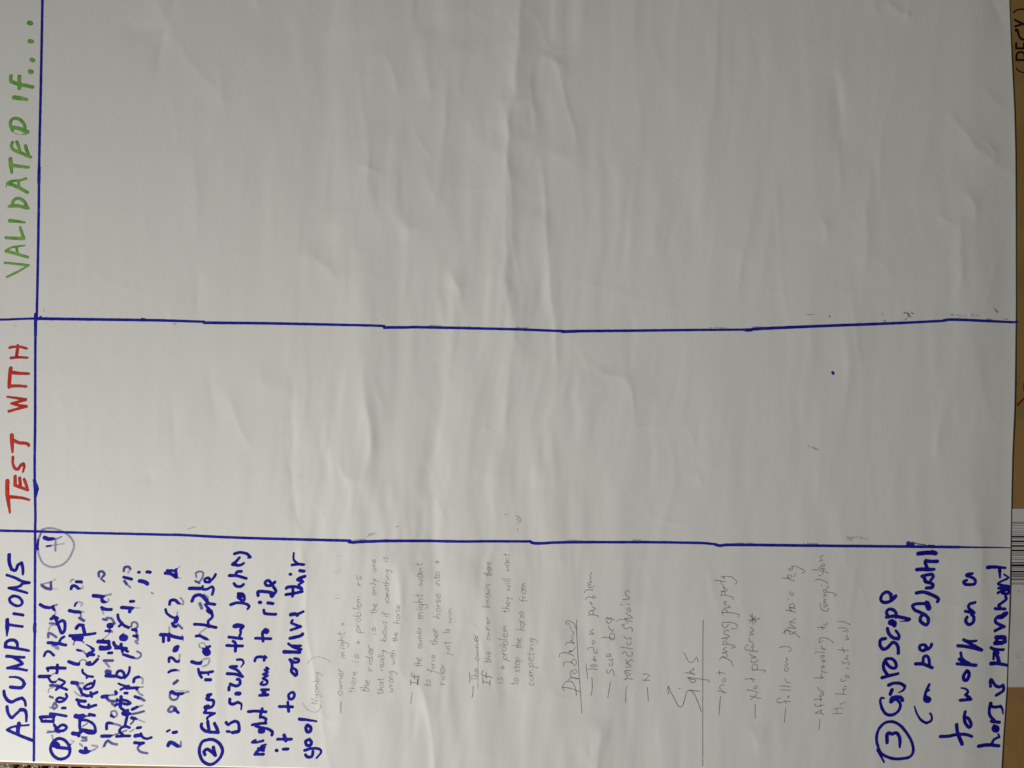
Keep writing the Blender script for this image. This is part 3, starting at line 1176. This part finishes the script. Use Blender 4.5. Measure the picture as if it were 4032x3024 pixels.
36>26: 1900,1428 1990,1402 2080,1408 2105,1450 2048,1520
38: 1910,1480 1932,1508 1990,1500 2002,1442
38: 1960,1290 1912,1312 1922,1360 1970,1365 1985,1322 1955,1290
40: 1932,1112 1912,1150 1932,1200 1970,1190 1975,1142 1942,1120
42>24: 1835,1040 1930,1050 2045,1066
# ------------------------------------------------------------ block three
@ U
= number_circle | blue | 40 | blue ring around the number three
24>44: 272,1572 230,1490 185,1400
40: 185,1340 168,1290 172,1180 220,1080 300,1020 400,1015 500,1070 590,1180 650,1290 672,1400 642,1480 560,1515 420,1522 300,1490 225,1440 190,1370
= numeral | blue | 46 | blue number three in a ring
50: 312,1298 308,1200 330,1168 385,1180
46: 385,1180 440,1165 480,1222 490,1290
44>28: 490,1290 486,1362
= word | blue | 44 | large blue word in the first line of note three
24>40: 268,690 235,680 215,722 235,820
42: 235,820 290,900 370,920 450,880 492,800 470,732 420,700 375,738
50: 362,738 372,690 430,672 500,680 520,715
50: 352,630 375,572
46>42: 330,508 400,480 490,485 552,520
44>18: 552,520 540,570 468,612
46>40: 240,405 350,375 460,350
44: 310,362 265,290 258,225 268,190
44: 268,192 300,150 380,148 430,210 425,270 370,270 325,235 285,185
@ T
46: 285,1445 222,1458 212,1530 250,1588 310,1572 380,1500 430,1508 460,1560 464,1645
46: 315,1305 330,1370 390,1430 462,1448
48>32: 462,1448 475,1400 428,1332
85: 360,1222 402,1232
60: 375,1200 410,1262
46: 302,1150 400,1135 500,1150 618,1178
36>10: 618,1180 600,1200 490,1206
44: 330,1150 300,1080 330,1042 390,1045 430,1090 430,1150
44: 365,835 310,802 250,830 220,900 250,942 310,945 380,912 425,870
62>44: 400,880 428,855
34: 350,840 368,930
@ U
= word | blue | 42 | blue word can on its line
20>40: 688,800 720,900 780,990 850,1030
40>24: 850,1030 912,1000 925,940 900,895
96: 850,700 870,708
40: 828,660 848,592 890,500
34: 850,595 885,578
= word | blue | 44 | blue word be on its line
48: 702,215 800,218 870,245 928,268
42: 802,208 812,125 850,108 882,142 895,235
@ T
42: 868,1582 810,1612 760,1590 762,1540 820,1530 852,1560 822,1598
44: 872,1588 910,1558 922,1520
= word | blue | 44 | blue word adjust crowded against the ruled line
46: 802,1118 770,1150 772,1210 840,1254 870,1230 870,1160 822,1108
44: 822,1108 760,1080 690,1050 660,992 720,965 830,962
76: 855,960 880,1022
20: 838,928 850,950
46>44: 712,815 800,802 900,832 980,870 1015,900 1000,935
44: 845,748 880,745 930,740 938,700 890,672 835,660 820,602
42: 822,600 785,585 860,568 930,562 940,600 912,635
52: 718,495 800,490 900,495
40: 900,495 955,492
46: 862,480 832,400 842,370
48: 842,372 900,382 1000,382
60: 738,275 850,265 930,262
64: 930,258 975,272
= word | blue | 44 | blue word to beside note three
@ U
46>40: 1042,1215 1150,1210 1290,1185 1400,1188 1475,1215
50: 1265,1052 1280,1170 1340,1318
44: 1382,872 1368,960 1390,1040 1440,1090 1465,1050 1430,970 1382,948
= word | blue | 42 | blue word work on its line
22>42: 1328,545 1390,560 1420,600 1385,640
42: 1385,640 1440,678 1460,700
44: 1460,702 1312,715
46: 1402,312 1362,370 1362,430 1402,440 1432,380 1430,332 1405,310
46: 1272,215 1380,220 1528,236
50>60: 1302,150 1380,190 1432,215
38: 1320,62 1340,140 1400,195
@ T
46: 1282,1540 1400,1552 1500,1575 1608,1602
42: 1605,1595 1500,1540 1358,1458
34: 1352,1458 1440,1480 1532,1475
= word | blue | 42 | blue word on beside a slanting crease
46: 1410,1148 1388,1200 1430,1250 1490,1222 1502,1150 1470,1110
42: 1382,1065 1440,1078 1505,1088
42: 1492,1072 1430,1020 1440,970 1520,945
= word | blue | 44 | single blue letter a beside the ruled line
42: 1402,640 1362,660 1380,695 1450,700 1512,690 1520,640 1472,600 1405,580 1412,560 1478,550
= word | blue | 44 | blue word at the foot of the right edge
@ U
50>46: 1572,1350 1700,1335 1860,1352
44>32: 1762,1320 1790,1262 1865,1230
26: 1850,1190 1870,1228
105: 1805,1112 1818,1118
20: 1785,1058 1800,1085
46: 1752,1010 1865,1028
44: 1792,1000 1732,930 1722,860 1735,772
54: 1738,770 1740,765
42: 1738,772 1762,810 1830,815 1880,805
42>20: 1880,805 1905,840 1915,912
= word | blue | 44 | hooked blue letters s in the outermost line
44: 1738,530 1735,450 1752,440 1800,510 1860,540 1915,515
44: 1915,515 1925,580 1880,620 1820,655
= word | blue | 42 | overwritten blue word movement along the right edge
56>40: 1745,215 1830,215 1970,242
54: 1860,210 1840,130 1800,40
38: 1785,70 1782,150
@ T
40: 1742,1572 1790,1592 1850,1600 1922,1602
54: 1800,1600 1840,1650
62: 1820,1432 1915,1430
62: 1805,1510 1900,1508
48: 1830,1440 1818,1510
62: 1932,1435 1940,1490
44: 1802,1340 1880,1302 1930,1285
44: 1930,1282 1850,1250 1805,1212 1825,1155 1900,1130
42: 1842,1160 1902,1158 1962,1112 1958,1092 1912,1110
42: 1802,1035 1940,1042
42: 1872,1020 1852,990 1932,930 1958,900 1948,870
38: 1840,820 1900,790 1930,800 1900,822 1980,830 1990,772 1945,780
42: 1850,752 2000,742
36>24: 1992,730 1842,690 1980,620 1980,600 1928,565
52>36: 1695,466 1800,462 1945,476
52>32: 1865,478 1870,605
'''
build_marks(MARKS)

# ---------------------------------------------------------------- pencil handwriting
PD = 0.62
PM = r'''
@ D
= bracket | pencil | 7 | pencil opening bracket below the blue word goal
d.6: 2100,860 2082,925 2025,955 1930,920 1872,838
@ K
= bracket | pencil | 8 | pencil closing bracket
d.5: 30,205 90,130 170,92 260,100 380,160
= dash | pencil | 10 | 
d.9: 530,733 531,895
= dash | pencil | 10 |
d.85: 1562,600 1540,765
= underline | pencil | 8 | strike lines through the first If
d.55: 1638,350 1632,495
d.55: 1660,348 1655,490
@ M
= dash | pencil | 10 |
d.9: 416,510 412,620 396,685
= overline | pencil | 9 |
d.75: 366,305 360,470
@ L
= underline | pencil | 8 | pencil line through the owner
d.6: 486,2150 488,1900 486,1750 485,1500 470,1420 488,1370
@ O
= dash | pencil | 10 |
d.9: 660,605 666,750 650,870
= overline | pencil | 10 |
d.9: 574,405 600,625
= dash | pencil | 10 |
d.9: 930,665 890,905
= dash | pencil | 10 |
d.85: 1180,740 1155,780 1150,975
= dash | pencil | 10 |
d.85: 1464,755 1480,958
= underline | pencil | 10 | long pencil underline beside Problems
d.85: 440,-230 442,0 470,500 495,830 515,1130
= pencil_word | pencil | 10 | large pencil word Problems
d.85: 225,750 300,755 400,780 495,822
d.85: 262,805 235,750 270,680 335,660 390,690 425,780 437,870
d.8: 310,640 380,610 475,630 360,605 345,560 345,530 380,500
d.8: 385,510 380,545 410,552 440,530 425,490 395,495
d.85: 255,440 245,400 290,380 370,395 410,438 436,410 430,360 400,342 365,370 375,410
d.85: 192,315 195,265 260,245 340,265 405,300
d.85: 310,245 350,215 370,235 330,240 390,215 422,170
d.85: 275,140 300,105 345,100 410,118 350,70
d.8: 350,75 395,45 360,20 400,-25 375,-60
d.5: 375,-60 345,-130 325,-172
d.8: 325,-172 284,-165 292,-208 345,-206 405,-165 430,-98
@ Q
= underline | pencil | 8 | longest pencil underline beside Signs
d.9: 460,-170 457,0 455,500 455,1244 455,1420
= pencil_word | pencil | 8 | large pencil word Signs
d.95: 85,640 78,590 80,552 92,575 110,620 150,690 185,760 210,780 235,765 255,710 270,650 290,605 320,592
d.9: 320,592 350,620 380,670 410,745 440,830
d.8: 190,580 218,575
d.85: 305,597 425,606
d.85: 375,505 340,515 312,490 310,470 290,455 340,480 378,482 372,505
d.85: 288,458 370,465 450,478 520,488 525,512
d.85: 262,405 320,412 370,425
d.85: 370,425 310,395 330,385 362,370 345,355
d.85: 250,185 270,225 300,280 340,292 370,260 388,235 405,288
= dash | pencil | 8 |
d.95: 648,660 630,865
= dash | pencil | 8 |
d.9: 1025,745 1023,900
= dash | pencil | 8 |
d.8: 1356,785 1340,945
@ P
= asterisk | pencil | 8 | pencil asterisk
d.85: 988,782 1002,905
d.85: 948,858 1078,840
d.85: 965,800 1040,885
d.85: 1030,812 965,888
@ S
= dash | pencil | 10 |
d.9: 465,1215 443,1375
= dot | pencil | 9 |
d.8: 400,210 404,214
@ L
= full_stop | pencil | 9 |
d.8: 1248,1330 1254,1334
@ J
= pencil_mark | pencil | 8 | half erased pencil marks
d.3: 480,1015 510,1000
d.3: 430,830 520,825
d.3: 445,770 520,790
d.3: 440,450 520,445
d.3: 470,420 530,410
d.35: 460,212 528,220
d.3: 545,690 560,695
d.35: 540,595 550,600
'''
build_marks(PM)

# single-stroke handwriting for the smaller pencil words (x along the line, y up, x-height 1)
G = {
'a': (1.0, ['.75,.85 .35,1 .08,.6 .1,.15 .4,0 .7,.3 .75,.9', '.75,.9 .72,.3 .95,0']),
'b': (0.95, ['.1,1.9 .1,.9 .12,0', '.12,.55 .45,.95 .8,.6 .7,.1 .35,0 .12,.15']),
'c': (0.8, ['.7,.85 .35,1 .08,.55 .25,.05 .7,.1']),
'd': (1.0, ['.75,.8 .35,.95 .08,.5 .3,.02 .7,.3', '.78,1.9 .76,.9 .85,.0']),
'e': (0.85, ['.1,.5 .65,.6 .6,.95 .3,1 .05,.5 .3,.02 .78,.15']),
'f': (0.75, ['.75,1.6 .5,1.9 .32,1.4 .3,.2 .22,-.6', '.02,.9 .68,.95']),
'g': (0.9, ['.7,.85 .35,1 .08,.6 .3,.2 .68,.5', '.7,.95 .75,.1 .62,-.8 .25,-1.0 .05,-.6']),
'h': (0.95, ['.12,1.9 .12,.9 .1,0', '.12,.45 .5,.95 .7,.6 .72,0']),
'i': (0.45, ['.2,.9 .22,0', '.22,1.35 .26,1.45']),
'j': (0.5, ['.25,.9 .28,-.3 .05,-.85', '.26,1.3 .3,1.4']),
'k': (0.85, ['.12,1.9 .1,0', '.7,1.0 .14,.45 .75,0']),
'l': (0.4, ['.2,1.9 .15,.9 .2,0']),
'm': (1.35, ['.08,.95 .1,0', '.1,.5 .35,.95 .5,.6 .52,0', '.52,.5 .8,.95 .98,.6 1.1,0']),
'n': (0.95, ['.08,.95 .1,0', '.1,.5 .45,.95 .65,.6 .72,0']),
'o': (0.9, ['.45,1 .12,.75 .1,.2 .45,0 .75,.35 .7,.85 .4,1']),
'p': (0.95, ['.1,.95 .12,0 .08,-.9', '.1,.6 .45,1 .78,.6 .5,.1 .12,.15']),
'r': (0.7, ['.08,.95 .12,0', '.12,.5 .35,.9 .62,.9']),
's': (0.75, ['.65,.9 .3,1 .15,.7 .55,.4 .5,.05 .08,.05']),
't': (0.75, ['.35,1.7 .32,.7 .4,0 .6,.05', '.02,1.05 .7,1.05']),
'u': (0.9, ['.08,.9 .12,.2 .4,0 .68,.3 .72,.9', '.72,.9 .82,0']),
'v': (0.8, ['.05,.95 .35,0 .7,.95']),
'w': (1.2, ['.05,.9 .25,0 .52,.7 .75,0 1.05,.95']),
'y': (0.9, ['.08,.95 .15,.4 .45,.3 .65,.8', '.7,.95 .6,-.2 .25,-.9']),
'I': (0.9, ['.45,1.75 .45,0', '.1,1.75 .85,1.75', '.1,0 .85,0']),
'T': (0.9, ['.45,1.75 .45,0', '.05,1.75 .95,1.8']),
'N': (1.1, ['.1,0 .12,1.7', '.12,1.7 .75,.05', '.78,0 .85,1.8']),
'M': (1.5, ['.1,0 .15,1.7 .6,.6 1.1,1.75 1.2,0']),
'B': (1.05, ['.15,1.8 .15,0', '.1,1.7 .7,1.7 .7,1.1 .2,.95 .85,.8 .8,.1 .05,-.1']),
'A': (1.1, ['.05,0 .5,1.7 .85,0', '.2,.6 .8,.6']),
}
WORDS = '''Nyonby,1253,2773,1258,2643,14,.5
owner,1349,2737,1352,2627,15;might,1360,2591,1357,2485,15;n,1357,2461,1357,2449,14
there,1397,2728,1407,2640,15,.4;is,1412,2610,1412,2568,15,.5;a,1415,2534,1415,2523,11,.6;problem,1421,2491,1422,2339,16;rs,1424,2306,1424,2263,15
the,1455,2725,1456,2674,17;rider,1467,2641,1470,2537,16;is,1481,2502,1481,2463,15;the,1485,2415,1485,2374,17;only,1481,2344,1481,2276,15;one,1482,2252,1482,2199,13
that,1509,2733,1510,2666,15;really,1512,2640,1514,2556,14;knows,1523,2526,1523,2444,14;if,1530,2431,1530,2407,13;something,1533,2377,1533,2240,14;is,1527,2214,1527,2189,13
wrong,1549,2724,1549,2639,16;with,1557,2616,1558,2556,14;the,1566,2526,1566,2488,13;horse,1576,2454,1576,2380,14
If,1645,2699,1645,2650,15,.9;the,1661,2625,1661,2586,18;owner,1661,2553,1661,2467,16;might,1665,2436,1665,2336,17;want,1664,2304,1664,2214,16
to,1695,2701,1695,2674,14;force,1711,2647,1715,2575,14;their,1722,2542,1724,2472,16;horse,1733,2437,1733,2336,15;into,1732,2309,1732,2249,14;a,1729,2219,1729,2208,12
rider,1751,2697,1753,2611,15;just,1772,2579,1772,2523,15;to,1770,2493,1770,2474,15;win,1778,2453,1778,2390,14
The,1884,2679,1884,2628,17;owner,1886,2601,1884,2491,14
If,1928,2704,1929,2647,17,.85;the,1932,2609,1932,2563,17;owner,1929,2520,1929,2426,14;knows,1929,2393,1929,2296,15;there,1936,2271,1936,2209,16
is,1979,2694,1979,2662,16;a,1983,2633,1983,2621,11;problem,1996,2601,1996,2458,17;they,2006,2415,2006,2347,16;will,2009,2325,2009,2276,17;want,2004,2249,2004,2179,15
to,2040,2696,2040,2668,17;stop,2046,2648,2046,2584,16;the,2052,2553,2052,2512,16;horse,2063,2483,2063,2407,17;from,2069,2371,2069,2290,16
competing,2101,2700,2101,2510,17'''
hr = random.Random(5)
for row in WORDS.replace('\n', ';').split(';'):
    q = row.split(',')
    w, bx0, y0, bx1, y1, xh = q[0], *[float(v) for v in q[1:6]]
    dn = float(q[6]) if len(q) > 6 else 0.56
    tot = sum(G[c][0] for c in w)
    unit = abs(y0-y1)/tot
    strokes = []; pen = 0.0
    for c in w:
        adv, ss = G[c]
        jy = hr.uniform(-.07, .07); sc = hr.uniform(.82, 1.15); sl = hr.uniform(.0, .26)
        for s in ss:
            pts = []
            for tkn in s.split():
                gx_, gy_ = (float(v) for v in tkn.split(','))
                gx_ += hr.uniform(-.08, .08)+sl*gy_*0.6; gy_ = gy_*sc+jy+hr.uniform(-.09, .09)
                along = (pen+gx_)*unit; t = along/abs(y0-y1)
                pts.append((bx0+(bx1-bx0)*t-gy_*xh, y0-along, 2.7, dn*hr.uniform(.92, 1.08)))
            strokes.append(pts)
        pen += adv
    big = xh >= 20
    thin_mark('pencil_word', strokes, 'pencil', 'pencil word "%s"' % w)


TRACED = r"""
@ O
= pencil_word | pencil | 10 | pencil word Tendon
605,485 690,485 742,500
715,425 690,452 650,450 648,428 700,420
725,452 738,420
730,372 665,340
695,372 705,345 690,300
590,215 605,182 660,174 680,182 690,240 732,262 740,232 718,205
685,70 668,85 668,118 690,130 706,100 688,72
615,-19 690,-19 637,-55 655,-75 682,-95
@ N
= pencil_word | pencil | 10 | pencil word problem after Tendon
600,1085 640,1062 700,1068 755,1080 740,1102
625,1060 618,1020 655,1004 685,1030 675,1062
650,1005 715,980 662,948
640,920 665,910 648,892 620,880
570,852 578,825 615,805 670,818 705,826 703,798 680,790 668,820
550,750 565,716 605,704 682,706
690,640 682,664 625,668 603,642 630,625 652,645
595,608 665,592 625,565 650,530 630,500 645,478 660,450
@ O
= pencil_word | pencil | 10 | pencil word sore
875,488 880,545 915,540 935,498 962,500 988,580
915,400 912,432 950,437 966,402 942,382
900,348 940,358 968,358 945,325
935,268 882,270 875,300 908,306 925,280 940,312
@ N
= pencil_word | pencil | 10 | pencil word back
800,1405 830,1390 900,1395 975,1412
975,1422 925,1425 920,1350 958,1330 986,1358 986,1420
905,1220 905,1255 935,1285 965,1302 972,1268
870,1140 880,1182 920,1186 948,1150
850,1115 995,1135
872,1092 920,1122 952,1095
@ O
= pencil_word | pencil | 10 | pencil word Muscles
1120,635 1200,628 1258,640
1140,652 1175,590 1128,540
1175,590 1226,570 1130,515 1228,510
1145,455 1200,462 1226,440 1150,400 1200,398
1145,345 1165,382 1200,370 1232,345 1248,380
1095,268 1115,245 1150,240 1180,298 1228,302 1252,272 1230,240
1070,168 1180,185 1250,196
1180,98 1165,135 1210,137 1237,98
1120,10 1150,45 1190,50 1222,35 1230,72
@ N
= pencil_word | pencil | 10 | pencil word strain
1240,1312 1250,1282 1215,1245 1180,1272 1140,1265 1115,1230 1135,1198 1078,1222
1025,1172 1042,1140 1130,1130 1250,1168
1145,1125 1182,1202
1130,1118 1250,1110 1180,1060 1155,1028
1165,1000 1200,958 1222,1020 1180,1000
1170,915 1212,912
1070,916 1110,924
1105,845 1205,830 1150,772 1145,730 1180,710 1202,738
@ O
= pencil_word | pencil | 10 | single pencil letter N
1395,650 1505,655
1420,655 1480,605
1400,575 1450,560 1505,592
@ Q
= pencil_word | pencil | 7.5 | pencil word not
615,600 710,625
692,620 640,575 648,543 688,535
675,470 670,500 697,502 702,475 680,465
605,412 640,403 700,412
635,375 642,440
= pencil_word | pencil | 7.5 | pencil word jumping
635,265 655,240 705,247 762,282 786,342
660,226 705,238 722,210 665,184
665,190 720,178 672,150 716,128
665,102 730,95 800,114 806,130 762,137
680,95 675,65 710,60 716,92
668,35 700,30 726,42
@ P
655,1058 745,1035 682,1000 694,968 742,972
735,900 702,942 672,922 660,888 700,880 782,886 832,920 802,952 762,945
= pencil_word | pencil | 7.5 | pencil word properly
660,775 750,775 852,800 832,827
675,802 665,750 700,740 727,772
680,727 755,716 680,682
690,650 686,672 714,666 700,648
640,590 700,585 792,615 772,632
665,586 655,556 690,550 702,582
650,542 715,540 717,520 690,512 690,542
668,500 690,508 640,430
582,424 640,430 710,442
650,385 690,395 682,417
670,383 760,386 826,440 802,468
@ Q
= pencil_word | pencil | 7.5 | pencil word Not
960,656 1090,686
970,702 1040,640
930,590 1000,600 1060,625
1015,550 1010,576 1037,576 1046,550 1022,545
910,477 960,470 1022,477
975,460 1010,510
= pencil_word | pencil | 7.5 | pencil word perform
985,378 1060,375 1142,380 1120,402
1040,375 1000,370 990,340 1010,310 1046,322 1045,375
980,268 985,290 1042,287 1052,260
970,246 1037,240 975,215 966,190
945,100 915,120 915,150 960,165 1056,176
985,118 1002,172
1015,130 988,105 1012,90
1000,78 960,60 962,28
@ P
955,1020 1008,1015 970,990 1012,970 975,940 992,930
@ Q
= pencil_word | pencil | 7.5 | pencil word falls
1300,680 1265,690 1262,722 1300,730 1360,715 1410,721
1345,700 1362,742
1370,655 1386,680 1392,650
1300,590 1410,596
1295,553 1340,548 1406,560
1345,465 1370,510 1408,508
= pencil_word | pencil | 7.5 | pencil word and
1350,345 1345,382 1375,387 1382,352 1360,340
1340,325 1378,316 1350,282 1378,266 1355,238
1285,132 1340,120 1386,125 1416,152 1400,177 1382,166
@ P
= pencil_word | pencil | 7.5 | pencil word Brake
1320,1002 1370,970 1450,1000 1510,1047
1350,1012 1345,962 1388,970 1402,1012 1440,1002 1462,970
1370,935 1466,946 1392,897
1466,886 1395,880 1448,852 1462,830
1355,745 1470,772
1422,760 1392,722 1460,732
1455,732 1442,682 1402,686 1400,722 1440,716
1380,640 1386,624
= pencil_word | pencil | 7.5 | pencil word a before leg
1405,545 1405,575 1440,587 1430,555
= pencil_word | pencil | 7.5 | pencil word leg
1310,400 1360,402 1450,432
1370,385 1402,400 1420,372 1376,370 1380,402
1440,390 1467,345
1420,292 1390,300 1396,320 1426,310 1426,272
1410,270 1470,275 1562,325 1530,348
@ S
= pencil_word | pencil | 10 | pencil word After
500,1075 392,1122 470,1125 525,1152
470,1082 480,1125
402,992 386,1010 430,1027 526,1005
465,990 470,1032
370,940 400,925 502,925
465,900 475,957
450,887 510,870 507,835 470,850 460,885
512,820 450,790 430,748
= pencil_word | pencil | 10 | pencil word travieling
375,620 520,610
475,550 480,636
566,536 505,532 480,500
485,460 520,472 516,440 490,440 490,482
480,382 545,376 480,348
465,316 480,290 520,290 516,322 480,310
390,262 420,240 532,246
470,190 542,206 480,165 490,143
@ R
455,1482 450,1420 480,1400 560,1405 620,1440 665,1477
470,1472 502,1440
@ R
= pencil_word | pencil | 10 | pencil word to before competition
415,1250 545,1250
480,1225 510,1282
515,1190 525,1215 560,1212 566,1175
= pencil_word | pencil | 10 | pencil word competition
455,893 480,980 540,1015 586,1000 575,968
520,920 515,945 560,946 566,925 530,915
500,892 552,885 512,856 552,842
500,800 552,790 512,762
515,738 510,705 545,703 552,736 518,742
552,735 640,745 696,777 655,802
555,682 590,665 570,652
395,577 410,555 480,560 580,607
475,648 490,640
440,495 477,495
345,422 400,412 500,430 586,463
495,482 512,400
435,385 540,406
470,345 465,366 520,362 526,340 480,330
440,287 500,280 460,240 478,213 522,205
@ S
= pencil_word | pencil | 10 | pencil word the below After
640,1132 780,1130
660,1072 740,1050 796,1062
700,1060 710,1127
765,1005 750,990 792,985 826,958
= pencil_word | pencil | 10 | pencil word horse on the last line
680,842 840,856
800,850 797,790
802,758 790,780 830,787 842,765
805,745 848,735
770,618 765,650 800,667 842,640
832,600 875,612 880,585 838,575 815,605
= pencil_word | pencil | 10 | pencil word isnt
840,472 872,482
775,368 800,412 840,395 880,385 872,432
810,335 870,342 845,302 866,283
720,205 880,220
780,163 812,247
@ R
= pencil_word | pencil | 10 | pencil word well
815,1427 882,1420 835,1380 862,1363
790,1308 835,1298 872,1300 850,1327
725,1262 800,1250 862,1277
715,1163 800,1165 906,1212
"""
build_marks('\n'.join(('d.8: '+l if l and l[0].isdigit() else l) for l in TRACED.splitlines()))

# ---------------------------------------------------------------- print on the cardboard at the right
def card_strokes(name, lists, width, mat, label=None):
    V, F = [], []
    for s in lists:
        R = smooth([(3835+x/2.765, y/2.765, width/2.765, 1) for x, y in s])
        if len(R) == 2:
            t = np.linspace(0, 1, 5)[:, None]; R = R[0]*(1-t)+R[1]*t
        T = np.gradient(R[:, :2], axis=0); ln_ = np.hypot(T[:, 0], T[:, 1])+1e-9
        Nn = np.stack([-T[:, 1]/ln_, T[:, 0]/ln_], 1)
        z = 0.00014+0.00001*len(V)/100.0
        n0 = len(V)
        for i in range(len(R)):
            for sg in (-1, 1):
                x, y = R[i, :2]+sg*Nn[i]*R[i, 2]*.5
                V.append(at(x, y, z))
            if i: F.append((n0+2*i-2, n0+2*i-1, n0+2*i+1, n0+2*i))
    o = mesh_obj(name, V, F, mat, box)
    if label: o['label'] = label
card_strokes('bracket', [[(425,145),(450,118),(500,103),(553,102),(620,118),(670,150)]], 16, BLACK, 'black printed bracket nearest the top')
card_strokes('printed_letter', [[(436,212),(480,238),(540,262)],[(440,292),(490,275),(540,262)],[(535,262),(650,262)]], 24, BLACK, 'black printed letter Y')
card_strokes('printed_letter', [[(452,345),(455,322),(472,330),(482,370),(500,412),(530,432),(570,425),(600,385),(625,330),(655,345),(655,420)]], 24, BLACK, 'black printed letter S')
card_strokes('printed_letter', [[(445,528),(655,528)],[(458,528),(458,462)],[(543,528),(543,462)],[(645,528),(645,462)]], 24, BLACK, 'black printed letter E')
card_strokes('printed_letter', [[(450,655),(660,655)],[(462,655),(462,600),(480,572),(530,572),(552,600),(552,655)],[(552,600),(575,570),(630,570),(650,600),(650,655)]], 24, BLACK, 'black printed letter B')
card_strokes('bracket', [[(455,740),(480,768),(520,788),(560,790),(620,780),(680,750)]], 14, BLACK, 'black printed bracket below the letter B')
card_strokes('red_scrawl', [[(470,4415),(500,4380),(553,4335),(620,4300),(700,4180)],[(545,4170),(545,4260)],[(553,4165),(640,4120)]], 24, REDP, 'dark red scrawl on the cardboard')
